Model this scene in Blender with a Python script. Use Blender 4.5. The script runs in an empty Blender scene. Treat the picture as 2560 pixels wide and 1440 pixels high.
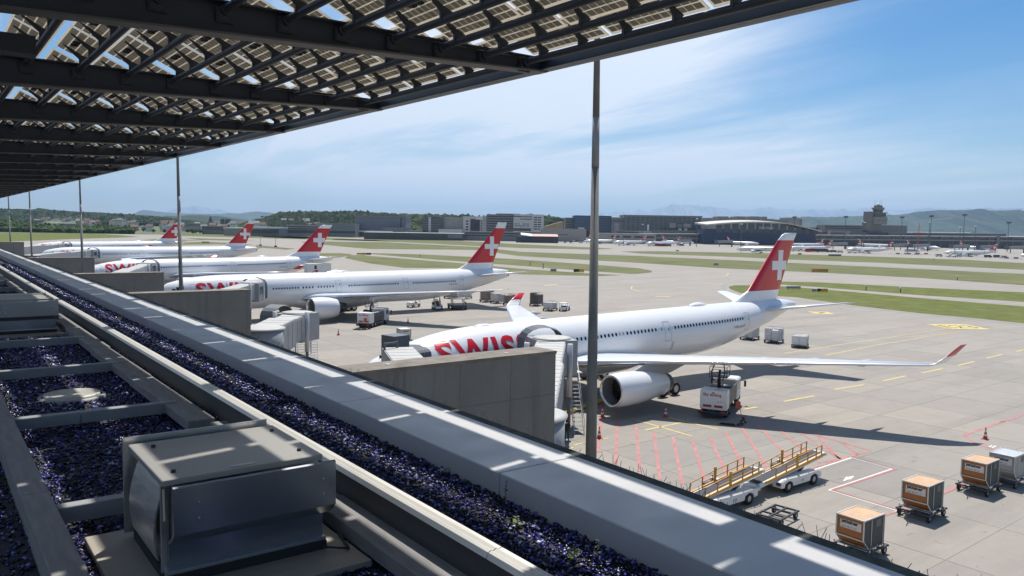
import bpy, math, random
import numpy as np
from mathutils import Vector, Matrix, Quaternion
random.seed(7); RNG=np.random.default_rng(7)
PI=math.pi; R=math.radians
SC=bpy.context.scene; COL=SC.collection
# ------------------------------------------------------------------ camera
CAM_H=17.1; FPX=1992.0; YAW=R(36.79); PIT=R(4.33); ROLL=R(0.942)
cf=Vector((math.sin(YAW)*math.cos(PIT),math.cos(YAW)*math.cos(PIT),-math.sin(PIT)))
r0=Vector((math.cos(YAW),-math.sin(YAW),0)); u0=r0.cross(cf)
cr=math.cos(ROLL)*r0+math.sin(ROLL)*u0; cu=-math.sin(ROLL)*r0+math.cos(ROLL)*u0
CAMP=Vector((0,0,CAM_H))
cam=bpy.data.cameras.new('camera'); camo=bpy.data.objects.new('camera',cam); COL.objects.link(camo)
cam.sensor_width=36; cam.lens=36*FPX/2560; cam.clip_start=.1; cam.clip_end=90000
camo.matrix_world=Matrix(((cr.x,cu.x,-cf.x,0),(cr.y,cu.y,-cf.y,0),(cr.z,cu.z,-cf.z,CAM_H),(0,0,0,1)))
SC.camera=camo
def ray(px,py): return cf+cr*((px-1280)/FPX)-cu*((py-720)/FPX)
def G(px,py,z=0.0):            # survey: sight line meets the level z
    d=ray(px,py); return CAMP+d*((z-CAM_H)/d.z)
def PX(px,py,X): d=ray(px,py); return CAMP+d*(X/d.x)
def D(px,py,dist): return CAMP+ray(px,py)*dist     # at a given distance along the view
# ------------------------------------------------------------------ sky, sun, exposure
SUN_AZ=R(44); SUN_EL=R(61)
sd=Vector((math.sin(SUN_AZ)*math.cos(SUN_EL),math.cos(SUN_AZ)*math.cos(SUN_EL),math.sin(SUN_EL)))
w=bpy.data.worlds.new('World'); SC.world=w; w.use_nodes=True
nt=w.node_tree; nt.nodes.clear()
def nd(t,**k):
    n=nt.nodes.new(t)
    for a,b in k.items(): setattr(n,a,b)
    return n
def lk(a,b): nt.links.new(a,b)
out=nd('ShaderNodeOutputWorld'); bg=nd('ShaderNodeBackground'); lk(bg.outputs[0],out.inputs[0])
sky=nd('ShaderNodeTexSky',sky_type='NISHITA',sun_disc=False,sun_elevation=SUN_EL,sun_rotation=SUN_AZ,altitude=450,air_density=1.0,dust_density=.15,ozone_density=3.0)
bg.inputs[1].default_value=0.078
tc=nd('ShaderNodeTexCoord'); sp=nd('ShaderNodeSeparateXYZ'); lk(tc.outputs['Generated'],sp.inputs[0])
def mth(op,a,b=None,c=None,clamp=False):
    n=nd('ShaderNodeMath',operation=op,use_clamp=clamp)
    for i,v in enumerate((a,b,c)):
        if v is None: continue
        if isinstance(v,(int,float)): n.inputs[i].default_value=v
        else: lk(v,n.inputs[i])
    return n.outputs[0]
zz=mth('ADD',mth('MAXIMUM',sp.outputs[2],0.0),.10)
cx=nd('ShaderNodeCombineXYZ'); lk(mth('DIVIDE',sp.outputs[0],zz),cx.inputs[0]); lk(mth('DIVIDE',sp.outputs[1],zz),cx.inputs[1])
def cloudnoise(rot,sc,scale,detail,rough,dist,off):
    mp=nd('ShaderNodeMapping'); mp.inputs['Rotation'].default_value=(0,0,rot); mp.inputs['Scale'].default_value=sc; mp.inputs['Location'].default_value=off
    lk(cx.outputs[0],mp.inputs[0]); n=nd('ShaderNodeTexNoise'); lk(mp.outputs[0],n.inputs['Vector'])
    n.inputs['Scale'].default_value=scale; n.inputs['Detail'].default_value=detail; n.inputs['Roughness'].default_value=rough; n.inputs['Distortion'].default_value=dist
    return n.outputs['Fac']
def ramp(v,a,b):
    n=nd('ShaderNodeMapRange',interpolation_type='SMOOTHSTEP'); lk(v,n.inputs[0]); n.inputs[1].default_value=a; n.inputs[2].default_value=b; return n.outputs[0]
n1=cloudnoise(R(20),(1,.42,1),.62,9,.56,.7,(2.3,.4,0))      # cirrus streaks
n2=cloudnoise(R(28),(1,.5,1),.28,3,.5,.3,(5.2,1.1,0))         # where the veil is thick
n3=cloudnoise(R(14),(1,.22,1),2.6,7,.62,1.2,(1.0,3.0,0))     # fine fibres
dr=nd('ShaderNodeVectorMath',operation='DOT_PRODUCT'); lk(tc.outputs['Generated'],dr.inputs[0]); dr.inputs[1].default_value=(cr.x,cr.y,0)
clear=mth('MULTIPLY',ramp(mth('ADD',dr.outputs['Value'],mth('MULTIPLY',sp.outputs[2],.35)),.22,.50),ramp(sp.outputs[2],.0,.14))  # the veil thins out towards the west
veil=mth('MULTIPLY',ramp(n1,.33,.66),ramp(n2,.22,.52))
thick=nd('ShaderNodeVectorMath',operation='DOT_PRODUCT'); lk(tc.outputs['Generated'],thick.inputs[0]); td=ray(1560,260).normalized(); thick.inputs[1].default_value=tuple(td)
thk=ramp(thick.outputs['Value'],.86,.985)
veil=mth('ADD',mth('MULTIPLY',veil,.62),mth('MULTIPLY',thk,mth('ADD',.22,mth('MULTIPLY',ramp(n1,.30,.64),.62))),clamp=True)
fac=mth('ADD',mth('MULTIPLY',veil,.88),mth('MULTIPLY',mth('MULTIPLY',ramp(n3,.38,.72),mth('ADD',ramp(n1,.25,.7),mth('MULTIPLY',thk,.4))),.52))
fac=mth('ADD',fac,.05)
fac=mth('MULTIPLY',fac,mth('SUBTRACT',1.0,mth('MULTIPLY',clear,.86)),clamp=True)
fac=mth('MINIMUM',fac,.94)
hs=nd('ShaderNodeHueSaturation'); hs.inputs['Saturation'].default_value=1.5; hs.inputs['Value'].default_value=.98; lk(sky.outputs[0],hs.inputs['Color'])
mix=nd('ShaderNodeMixRGB'); lk(fac,mix.inputs[0]); lk(hs.outputs[0],mix.inputs[1]); mix.inputs[2].default_value=(9.0,9.7,10.8,1); lk(mix.outputs[0],bg.inputs[0])
sl=bpy.data.lights.new('sun','SUN'); sl.energy=5.0; sl.angle=R(.53); sl.color=(1,.955,.89)
so=bpy.data.objects.new('sun',sl); COL.objects.link(so); so.rotation_euler=sd.to_track_quat('Z','Y').to_euler()
SC.view_settings.view_transform='Standard'; SC.view_settings.look='None'; SC.view_settings.exposure=0.28; SC.view_settings.gamma=1; SC.view_settings.use_curve_mapping=False
SC.render.engine='CYCLES'; cy=SC.cycles
cy.max_bounces=6; cy.diffuse_bounces=3; cy.glossy_bounces=3; cy.transmission_bounces=4; cy.transparent_max_bounces=8; cy.volume_bounces=0
cy.use_denoising=True; cy.caustics_reflective=False; cy.caustics_refractive=False; cy.sample_clamp_indirect=6
# ------------------------------------------------------------------ materials
MATS={}
def M(name,col,rough=.6,metal=0.0,var=0.0,scale=1.0,bump=0.0,spec=.5,world=False,st=(1,1,1),dirt=None,dscale=.3,dcol=(.1,.09,.08),trans=0.0,emit=None,coat=0.0,island=0.0,alpha=1.0):
    if name in MATS: return MATS[name]
    m=bpy.data.materials.new(name); m.use_nodes=True; t=m.node_tree; b=t.nodes['Principled BSDF']; MATS[name]=m
    b.inputs['Base Color'].default_value=(*col,1); b.inputs['Roughness'].default_value=rough; b.inputs['Metallic'].default_value=metal
    b.inputs['Specular IOR Level'].default_value=spec; b.inputs['Coat Weight'].default_value=coat
    if emit: b.inputs['Emission Color'].default_value=(*emit[0],1); b.inputs['Emission Strength'].default_value=emit[1]
    c=None
    def N(ty): return t.nodes.new(ty)
    def vec():
        if world: s=N('ShaderNodeNewGeometry').outputs['Position']
        else: s=N('ShaderNodeTexCoord').outputs['Object']
        mp=N('ShaderNodeMapping'); mp.inputs['Scale'].default_value=st; t.links.new(s,mp.inputs[0]); return mp.outputs[0]
    V=vec() if (var or bump or dirt) else None
    def noise(sc,det=6,ro=.6):
        n=N('ShaderNodeTexNoise'); n.inputs['Scale'].default_value=sc; n.inputs['Detail'].default_value=det; n.inputs['Roughness'].default_value=ro; t.links.new(V,n.inputs['Vector']); return n.outputs['Fac']
    def mixc(f,c1,c2,bt='MIX'):
        x=N('ShaderNodeMixRGB'); x.blend_type=bt
        for i,v in enumerate((f,c1,c2)):
            if isinstance(v,tuple): x.inputs[i].default_value=(*v,1) if len(v)==3 else v
            elif isinstance(v,(int,float)): x.inputs[i].default_value=v
            else: t.links.new(v,x.inputs[i])
        return x.outputs[0]
    def mr(f,a,b,c0=0.,c1=1.):
        n=N('ShaderNodeMapRange'); t.links.new(f,n.inputs[0])
        for i,v in enumerate((a,b,c0,c1)): n.inputs[i+1].default_value=v
        return n.outputs[0]
    if var:
        f=mr(noise(scale),.25,.75); c=mixc(f,tuple(x*(1-var) for x in col),tuple(min(1,x*(1+var)) for x in col))
    if island:
        g=N('ShaderNodeNewGeometry').outputs['Random Per Island']; k=mr(g,0,1,1-island,1+island)
        cc=N('ShaderNodeCombineColor'); 
        for i in range(3): t.links.new(k,cc.inputs[i])
        c=mixc(1.0,c if c is not None else col,cc.outputs[0],'MULTIPLY')
    if dirt:
        f=mr(noise(dscale,8,.68),.52,.52+.3,0,dirt); c=mixc(f,c if c is not None else col,dcol)
        t.links.new(mr(noise(dscale*2.1),.3,.7,rough*.8,min(1,rough*1.25)),b.inputs['Roughness'])
    if c is not None: t.links.new(c,b.inputs['Base Color'])
    if bump:
        bp=N('ShaderNodeBump'); bp.inputs['Strength'].default_value=bump; bp.inputs['Distance'].default_value=.02; t.links.new(noise(scale*6,5,.65),bp.inputs['Height']); t.links.new(bp.outputs[0],b.inputs['Normal'])
    if trans:
        tr=N('ShaderNodeBsdfTranslucent'); tr.inputs[0].default_value=(*col,1); mx=N('ShaderNodeMixShader'); mx.inputs[0].default_value=trans
        t.links.new(b.outputs[0],mx.inputs[1]); t.links.new(tr.outputs[0],mx.inputs[2]); t.links.new(mx.outputs[0],t.nodes['Material Output'].inputs[0])
        if c is not None: t.links.new(c,tr.inputs[0])
    return m
# ------------------------------------------------------------------ mesh builder
class MB:
    def __init__(s): s.v=[]; s.f=[]; s.mi=[]; s.sm=[]
    def add(s,pts,faces,mi=0,sm=False):
        o=len(s.v); s.v.extend([tuple(p) for p in pts])
        for f in faces: s.f.append([i+o for i in f]); s.mi.append(mi); s.sm.append(sm)
        return s
    def hexa(s,p,mi=0): return s.add(p,[(0,3,2,1),(4,5,6,7),(0,1,5,4),(1,2,6,5),(2,3,7,6),(3,0,4,7)],mi)
    def box(s,x0,x1,y0,y1,z0,z1,mi=0): return s.hexa([(x0,y0,z0),(x1,y0,z0),(x1,y1,z0),(x0,y1,z0),(x0,y0,z1),(x1,y0,z1),(x1,y1,z1),(x0,y1,z1)],mi)
    def bbox(s,x0,x1,y0,y1,z0,z1,b,mi=0):   # box with chamfered top and vertical edges
        r=[]
        for z,i in ((z0,0),(z1-b,0),(z1,b)):
            r.append([(x0+b+i,y0+i,z),(x1-b-i,y0+i,z),(x1-i,y0+b+i,z),(x1-i,y1-b-i,z),(x1-b-i,y1-i,z),(x0+b+i,y1-i,z),(x0+i,y1-b-i,z),(x0+i,y0+b+i,z)])
        return s.loft(r,mi,False,True)
    def bar(s,a,b,w,h,mi=0,up=(0,0,1)):
        a=Vector(a); b=Vector(b); d=(b-a).normalized(); u=Vector(up)
        if abs(d.dot(u))>.98: u=Vector((0,1,0)) if abs(d.y)<.9 else Vector((1,0,0))
        x=d.cross(u).normalized()*(w/2); y=x.cross(d).normalized()*(h/2)
        return s.hexa([a-x-y,a+x-y,b+x-y,b-x-y,a-x+y,a+x+y,b+x+y,b-x+y],mi)
    def tube(s,a,b,r0,r1=None,n=8,mi=0,caps=True,sm=True):
        r1=r0 if r1 is None else r1; a=Vector(a); b=Vector(b); d=(b-a).normalized()
        u=Vector((0,0,1)) if abs(d.z)<.9 else Vector((1,0,0)); x=d.cross(u).normalized(); y=d.cross(x)
        o=len(s.v)
        for p,r in((a,r0),(b,r1)):
            for i in range(n): t=2*PI*i/n; s.v.append(tuple(p+x*(r*math.cos(t))+y*(r*math.sin(t))))
        for i in range(n): s.f.append([o+i,o+(i+1)%n,o+n+(i+1)%n,o+n+i]); s.mi.append(mi); s.sm.append(sm)
        if caps:
            s.f.append([o+i for i in range(n)][::-1]); s.f.append([o+n+i for i in range(n)]); s.mi+= [mi,mi]; s.sm+=[False,False]
        return s
    def path(s,pts,r,n=6,mi=0):
        for a,b in zip(pts[:-1],pts[1:]): s.tube(a,b,r,r,n,mi)
        return s
    def loft(s,rings,mi=0,sm=True,caps=True,closed=True,mis=None):
        n=len(rings[0]); o=len(s.v)
        for r in rings: s.v.extend([tuple(p) for p in r])
        for j in range(len(rings)-1):
            for i in range(n if closed else n-1):
                k=(i+1)%n; s.f.append([o+j*n+i,o+j*n+k,o+(j+1)*n+k,o+(j+1)*n+i]); s.mi.append(mis[j] if mis else mi); s.sm.append(sm)
        if caps:
            s.f.append([o+i for i in range(n)][::-1]); s.f.append([o+(len(rings)-1)*n+i for i in range(n)]); s.mi+=[mis[0] if mis else mi,mis[-1] if mis else mi]; s.sm+=[False,False]
        return s
    def lathe(s,prof,n=24,o=(0,0,0),axis='x',mi=0,sm=True,mis=None,ry=1.0):
        o=Vector(o); rings=[]
        for a,r in prof:
            ring=[]
            for i in range(n):
                t=2*PI*i/n
                if axis=='x': ring.append(o+Vector((a,r*math.cos(t),r*math.sin(t)*ry)))
                elif axis=='y': ring.append(o+Vector((r*math.sin(t),a,r*math.cos(t))))
                else: ring.append(o+Vector((r*math.cos(t),r*math.sin(t)*ry,a)))
            rings.append(ring)
        return s.loft(rings,mi,sm,False,True,mis)
    def ext(s,poly,axis,a,b,mi=0,sm=False):     # polygon (2d) extruded along an axis
        def p(q,t): return (t,q[0],q[1]) if axis=='x' else ((q[0],t,q[1]) if axis=='y' else (q[0],q[1],t))
        return s.loft([[p(q,a) for q in poly],[p(q,b) for q in poly]],mi,sm)
    def mesh(s,name,mats):
        me=bpy.data.meshes.new(name); me.from_pydata(s.v,[],s.f)
        mats=mats if isinstance(mats,(list,tuple)) else [mats]
        for m in mats: me.materials.append(m)
        me.polygons.foreach_set('material_index',s.mi); me.polygons.foreach_set('use_smooth',s.sm); me.update(); return me
    def build(s,name,mats,parent=None,loc=None):
        return obj(name,s.mesh(name,mats),parent,loc)
def obj(name,me,parent=None,loc=None,mat=None):
    o=bpy.data.objects.new(name,me); COL.objects.link(o)
    if parent: o.parent=parent
    if mat is not None: o.matrix_local=mat
    elif loc is not None: o.location=loc
    return o
def tag(o,label=None,cat=None,group=None,kind=None):
    if label: o['label']=label
    if cat: o['category']=cat
    if group: o['group']=group
    if kind: o['kind']=kind
    return o
def thing(name,label,cat,loc=(0,0,0),rz=0,group=None):
    o=bpy.data.objects.new(name,None); COL.objects.link(o); o.location=loc; o.rotation_euler=(0,0,rz); o.empty_display_size=.2
    return tag(o,label,cat,group)
KIDS={}
def copy_tree(o,parent=None):
    c=o.copy(); COL.objects.link(c)
    if parent: c.parent=parent
    for k in list(o.children): copy_tree(k,c)
    return c
def dup(o,loc,rz=0,label=None,sc=None):
    c=copy_tree(o); c.location=loc; c.rotation_euler=(0,0,rz)
    if label: c['label']=label
    if sc: c.scale=(sc,)*3 if isinstance(sc,(int,float)) else sc
    return c
def poly_sheet(name,pts,mat,z,parent=None,kind=None):
    me=bpy.data.meshes.new(name); me.from_pydata([(p[0],p[1],z) for p in pts],[],[list(range(len(pts)))]); me.materials.append(mat)
    import bmesh
    bm=bmesh.new(); bm.from_mesh(me); bmesh.ops.recalc_face_normals(bm,faces=bm.faces)
    if bm.faces[0].normal.z<0: bmesh.ops.reverse_faces(bm,faces=bm.faces)
    bmesh.ops.triangulate(bm,faces=bm.faces); bm.to_mesh(me); bm.free()
    o=obj(name,me,parent)
    if kind: o['kind']=kind
    return o
def line_strip(mb,pts,wd,z,mi=0):
    pts=[Vector((p[0],p[1])) for p in pts]
    L=[]
    for i,p in enumerate(pts):
        d=(pts[min(i+1,len(pts)-1)]-pts[max(i-1,0)]).normalized(); n=Vector((-d.y,d.x))*(wd/2); L.append((p+n,p-n))
    for (a,b),(c,d) in zip(L[:-1],L[1:]): mb.add([(b.x,b.y,z),(d.x,d.y,z),(c.x,c.y,z),(a.x,a.y,z)],[(0,1,2,3)],mi)
FONT=None
def text_mesh(txt,size=1.0,bold=.0,spacing=1.0,xs=1.0):
    """flat lettering as verts/faces, lower-left at origin, in the xy plane"""
    cu_=bpy.data.curves.new('lettering','FONT'); cu_.body=txt; cu_.size=size; cu_.offset=bold; cu_.space_character=spacing; cu_.resolution_u=3; cu_.fill_mode='FRONT'
    o=bpy.data.objects.new('lettering',cu_); COL.objects.link(o); dg=bpy.context.evaluated_depsgraph_get(); me=bpy.data.meshes.new_from_object(o.evaluated_get(dg))
    vs=[(v.co.x*xs,v.co.y) for v in me.vertices]; fs=[list(p.vertices) for p in me.polygons]
    bpy.data.objects.remove(o); bpy.data.curves.remove(cu_); bpy.data.meshes.remove(me)
    x0=min(v[0] for v in vs); y0=min(v[1] for v in vs); return [(a-x0,b-y0) for a,b in vs],fs
def text_on(name,txt,mat,parent,size,origin,xd,yd,bold=0.,spacing=1.,xs=1.):
    vs,fs=text_mesh(txt,size,bold,spacing,xs); o=Vector(origin); xd=Vector(xd); yd=Vector(yd)
    return MB().add([o+xd*a+yd*b for a,b in vs],fs).build(name,mat,parent)
# ================================================================== ground, markings, grass, hills
def apron_mat(name,slab=False):
    m=bpy.data.materials.new(name); m.use_nodes=True; t=m.node_tree; b=t.nodes['Principled BSDF']; N=t.nodes.new; L=t.links.new
    g=N('ShaderNodeNewGeometry').outputs['Position']
    def noise(sc,st=(1,1,1),rot=0,det=7,ro=.62,dist=0):
        mp=N('ShaderNodeMapping'); mp.inputs['Scale'].default_value=st; mp.inputs['Rotation'].default_value=(0,0,rot); L(g,mp.inputs[0])
        n=N('ShaderNodeTexNoise'); n.inputs['Scale'].default_value=sc; n.inputs['Detail'].default_value=det; n.inputs['Roughness'].default_value=ro; n.inputs['Distortion'].default_value=dist; L(mp.outputs[0],n.inputs['Vector']); return n.outputs['Fac']
    def mr(f,a,b_,c=0.,d=1.):
        n=N('ShaderNodeMapRange'); L(f,n.inputs[0])
        for i,v in enumerate((a,b_,c,d)): n.inputs[i+1].default_value=v
        return n.outputs[0]
    def mix(f,a,c,bt='MIX'):
        x=N('ShaderNodeMixRGB'); x.blend_type=bt
        for i,v in enumerate((f,a,c)):
            if isinstance(v,tuple): x.inputs[i].default_value=(*v,1)
            elif isinstance(v,(int,float)): x.inputs[i].default_value=v
            else: L(v,x.inputs[i])
        return x.outputs[0]
    c=mix(mr(noise(.02),.35,.65),(.345,.305,.262),(.305,.287,.252))                 # warm and greenish casts
    c=mix(mr(noise(.5,det=9,ro=.7),.3,.75,0,.55),c,(.25,.225,.20))
    c=mix(mr(noise(.16,st=(.12,1,1),rot=R(-12),ro=.7),.52,.75,0,.6),c,(.185,.17,.158))   # rubber and jet-blast streaks
    c=mix(mr(noise(.2,st=(.10,1,1),rot=R(31),ro=.7),.56,.76,0,.45),c,(.19,.178,.162))
    c=mix(mr(noise(1.3,det=4,ro=.5,dist=.8),.66,.74,0,.55),c,(.15,.138,.128))         # oil spots
    c=mix(mr(noise(14,det=3),.3,.7,0,.16),c,(.17,.16,.15))
    if slab:
        oi=N('ShaderNodeObjectInfo').outputs['Random']; k=mr(oi,0,1,.90,1.06); cc=N('ShaderNodeCombineColor')
        L(k,cc.inputs[0]); L(k,cc.inputs[1]); L(mr(oi,0,1,.92,1.03),cc.inputs[2]); c=mix(1.,c,cc.outputs[0],'MULTIPLY')
    else:
        mp=N('ShaderNodeMapping'); mp.inputs['Rotation'].default_value=(0,0,R(-1.7)); mp.inputs['Location'].default_value=(-42.9,-18.85,0); L(g,mp.inputs[0])
        br=N('ShaderNodeTexBrick'); br.offset=0; br.inputs['Scale'].default_value=1; br.inputs['Brick Width'].default_value=7.5; br.inputs['Row Height'].default_value=6.3; br.inputs['Mortar Size'].default_value=.05; br.inputs['Color1'].default_value=(.95,.95,.95,1); br.inputs['Color2'].default_value=(1.03,1.03,1.03,1); br.inputs['Mortar'].default_value=(.62,.6,.58,1); L(mp.outputs[0],br.inputs[0])
        c=mix(1.,c,br.outputs[0],'MULTIPLY')
    L(c,b.inputs['Base Color']); b.inputs['Roughness'].default_value=.85; b.inputs['Specular IOR Level'].default_value=.3
    MATS[name]=m; return m
mapron=apron_mat('apron_concrete'); mslab=apron_mat('slab_concrete',True)
mjoint=M('joint_bitumen',(.12,.11,.10),.9)
mgrass=M('grass',(.115,.132,.034),.95,var=.32,scale=.25,world=True,dirt=.8,dscale=.05,dcol=(.17,.145,.06),spec=.1)
mgrassf=M('grass_dry',(.13,.138,.058),.95,var=.28,scale=.05,world=True,dirt=.8,dscale=.02,dcol=(.19,.165,.085),spec=.1)
masph=M('runway_asphalt',(.25,.235,.22),.9,var=.15,scale=.3,world=True,st=(.1,1,1))
myel=M('yellow_paint',(.56,.44,.15),.7,var=.2,scale=2,world=True,dirt=.5,dscale=.8,dcol=(.42,.37,.27))
mred=M('red_paint',(.40,.17,.16),.75,var=.2,scale=2,world=True,dirt=.7,dscale=.7,dcol=(.42,.34,.30))
mwht=M('white_paint',(.72,.70,.66),.7,var=.1,scale=2,world=True,dirt=.6,dscale=.8,dcol=(.45,.42,.38))
mland=M('farmland',(.11,.12,.055),.95,var=.4,scale=.004,world=True)
gr=poly_sheet('ground',[(-50000,-20000),(80000,-20000),(80000,80000),(-50000,80000)],mland,-.06,kind='structure')
ap=poly_sheet('apron',[(4.6,-400),(1500,-400),(1500,900),(950,1150),(4.6,1150)],mapron,0.0,kind='structure')
# slabs near the stands
SR=R(1.6); sx=Vector((math.cos(SR),math.sin(SR),0)); sy=Vector((-math.sin(SR),math.cos(SR),0)); so_=Vector((42.9,18.85,0))
mb=MB(); mb.box(.02,7.48,.02,6.28,.002,.012); slabme=mb.mesh('concrete_slab',mslab)
for i in range(-3,12):
    for j in range(-2,18):
        p=so_+sx*(7.5*i)+sy*(6.3*j); o=obj('concrete_slab',slabme,ap,(p.x,p.y,random.uniform(-.002,.002))); o.rotation_euler=(0,0,SR)
# grass verges, outlined on the ground
def verge(px,mat=mgrass,z=.02,lab=None):
    o=poly_sheet('grass_verge',[G(*p) for p in px],mat,z); tag(o,kind='stuff',label=lab or 'strip of short grass between the taxiways',cat='grass'); return o
verge([(2700,776),(2560,766.5),(2300,745),(2120,729),(1990,718),(1945,715.5),(1880,713),(1835,713.5),(1821,717),(1826,723),(1850,732),(1905,738),(1990,743),(2130,763),(2300,783),(2450,797),(2700,822)],lab='green grass strip right behind the nearest tail, its rounded tip left of the fin')
verge([(2700,739),(2560,731),(2300,719),(2050,706),(1957,704),(1930,706),(1952,711),(2050,718),(2300,738),(2560,754.6),(2700,764)],lab='narrow grass strip between lane and taxiway, right of the nearest red tail')
verge([(2700,689),(2560,685),(2200,668),(1900,653.5),(1600,640),(1300,629.5),(1196,617.5),(960,605.5),(800,603.5),(752,604.5),(760,607),(850,616),(926,622.5),(1110,624),(1193,625),(1300,640.5),(1560,655),(1800,670.5),(2100,684),(2300,695),(2560,713),(2700,722)],mgrassf,lab='longest grass strip across the middle of the airfield')
verge([(2700,661),(2560,658),(2400,649),(2200,642),(2000,636),(1800,631),(1650,628),(1551,628.5),(1600,634),(1800,641),(2000,650),(2200,657),(2560,674.5),(2700,680)],mgrassf,lab='grass strip in front of the far terminal stands')
verge([(1180,603.5),(1300,610.5),(1420,616),(1520,620.5),(1534,622),(1480,624),(1300,620),(1150,613),(1000,605),(830,600),(835,598.5),(1000,598.5)],mgrassf,lab='thin far grass strip left of the tall mast')
verge([(903,633),(930,632.6),(1050,636),(1158,641),(1300,648.7),(1500,663),(1600,671),(1630,677),(1629,681),(1600,684),(1580,685),(1450,676),(1300,664.4),(1100,650),(960,638)],mgrassf,lab='grass strip with a rounded tip behind the second tail')
verge([(873,637.5),(905,638),(1000,646),(1158,658.5),(1300,672),(1465,683),(1553,688),(1500,690.5),(1300,686),(1147,671),(1010,669.5),(928,659),(880,649),(862,645)],mgrassf,lab='grass wedge tapering towards the tall mast, near the second tail')
verge([(770,633.5),(850,633),(880,635.5),(868,640),(845,644),(800,640)],mgrassf,lab='small grass corner right of the third tail')
verge([(0,583.5),(100,582.5),(230,584),(300,588),(350,592),(300,594),(200,597),(100,601),(0,605),(-200,608),(-200,584)],mgrass,lab='wide green field at the far left behind the farthest jets')
verge([(350,581.5),(560,577),(800,588),(1000,597),(860,594.5),(700,585.5),(560,580)],mgrassf,lab='far thin grass strip before the town')
verge([(340,583.5),(455,583.5),(600,587),(800,593),(1000,604),(760,598.5),(600,594),(455,590),(390,586)],mgrassf,lab='far grass strip beside the farthest tail')
verge([(640,586.5),(700,588),(800,593.5),(760,597),(660,593)],mgrassf,lab='far grass patch behind the third tail')
verge([(455,594.5),(560,597.5),(640,601),(590,601.5),(500,600)],mgrassf,lab='thin grass sliver between two far tails')
verge([(355,600),(400,597),(470,599.5),(520,600),(480,601.5),(380,602)],mgrassf,lab='small grass sliver in front of the farthest tail')
verge([(455,606),(520,604.5),(600,609),(740,622),(715,624),(640,618),(640,613),(540,611),(455,612.5)],mgrassf,lab='grass wedge between the fourth and third tails')
# darker asphalt of the taxiway and the runway shoulders
roads=[([(930,612),(1193,626),(1300,624.5),(1500,634),(1900,649),(2250,668),(2700,688)],11,'runway'),([(700,594),(1000,606.5),(1190,613.5),(1530,626)],14,'runway'),([(1821,709),(1806,716),(1815,727),(1845,739),(1920,745),(2050,757),(2300,786),(2560,811)],1.2,'grass_kerb_strip')]
for pts,wd,nm in roads:
    m_=MB(); line_strip(m_,[G(*p) for p in pts],wd,.014); m_.build(nm,masph)['kind']='structure'
# paint
pm=thing('ground_markings','faded painted lines on the concrete apron','markings'); pm['kind']='structure'; del pm['label']; del pm['category']
def paint(name,pts,wd,mat,z=.026,lab=None):
    m_=MB(); line_strip(m_,[G(*p) for p in pts],wd,z); o=m_.build(name,mat,pm)
    if lab: o['label']=lab
    return o
for a,b in (((1960,1004),(2036,990)),((2086,974),(2160,962)),((2207,953),(2265,940)),((2304,933),(2356,922)),((2395,914),(2436,904)),((2466,896),(2506,886)),((2540,879),(2590,868)),((1857,1024),(1893,1018))): paint('yellow_dash',(a,b),.32,myel)
paint('yellow_line',((1960,884),(2100,862),(2362,823),(2420,814)),.22,myel); paint('yellow_line',((2062,889),(2192,863),(2406,828)),.22,myel)
paint('yellow_line',((1862,798),(2003,790)),.2,myel); paint('yellow_line',((1640,712),(1580,716),(1578,722),(1600,729),(1680,740),(1800,750)),.35,myel)
paint('yellow_line',((1740,678),(1800,680),(1822,684),(1815,690),(1782,694)),.35,myel); paint('yellow_line',((1950,770),(2200,796),(2400,813),(2560,833),(2700,850)),.18,myel)
for q in (((1360,714),(1392,712)),((1638,741),(1676,742))): paint('yellow_mark',q,1.4,myel)
def stand_sign(px0,px1,h,txt):
    a=G(*px0,.026); b=G(*px1,.026); d=(b-a).normalized(); n=Vector((-d.y,d.x,0))
    MB().add([a,b,b+n*h,a+n*h],[(0,1,2,3)]).build('stand_number_field',myel,pm)
    if txt:
        L_=(b-a).length; vs,fs=text_mesh(txt,1.0); mw=max(v[0] for v in vs); mh=max(v[1] for v in vs); k=L_*.8/mw; kk=h*.6/mh; p0=a+d*(L_*.1)+n*(h*.2)+Vector((0,0,.006))
        MB().add([p0+d*(v[0]*k)+n*(v[1]*kk) for v in vs],fs).build('stand_number',M('black_paint',(.10,.09,.05),.8),pm)
stand_sign((2038,784.5),(2088,785.5),5.0,'7'); stand_sign((2375,822.5),(2478,823.5),7.5,'E23')
YX=[((1592,1051),(1730,1091)),((1663,1042),(1795,1074)),((1613,1076),(1722,1053))]
for q in YX: paint('yellow_cross_line',q,.24,myel)
for q in(((1495,1098),(1520,1096)),((1436,1113),(1457,1108)),((1412,1127),(1432,1119))): paint('yellow_dash',q,.22,myel)
# red no-parking hatching beside the jet bridge
HX=[((1508,1010),(1495,1130)),((1544,1018),(1540,1160)),((1590,1062),(1600,1180)),((1634,1080),(1650,1200)),((1682,1090),(1706,1210)),((1731,1099),(1765,1215)),((1776,1095),(1820,1195)),((1814,1080),(1870,1190)),((1852,1066),(1924,1178)),((1892,1060),(1990,1165)),((1940,1068),(2050,1158)),((1994,1078),(2100,1148)),((2045,1090),(2098,1146)),((2108,1108),(2143,1136))]
for i,(a,b) in enumerate(HX): paint('red_hatch_line',(a,b),.25,mred)
paint('red_line',((1985,1076),(2050,1090),(2108,1107),(2176,1127),(2126,1142),(2060,1156)),.3,mred)
paint('red_line',((2560,1036),(2410,1088),(2445,1112),(2492,1126)),.32,mred)
paint('white_line',((1990,1190),(2128,1145),(2230,1173),(2072,1226),(2244,1278),(2140,1316)),.16,mwht)
paint('red_line',((1990,1183),(2132,1141),(2240,1173),(2082,1225),(2252,1277),(2160,1305)),.22,mred,z=.030)
paint('red_line',((2250,1278),(2400,1215),(2480,1182)),.3,mred,z=.030)
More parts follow.
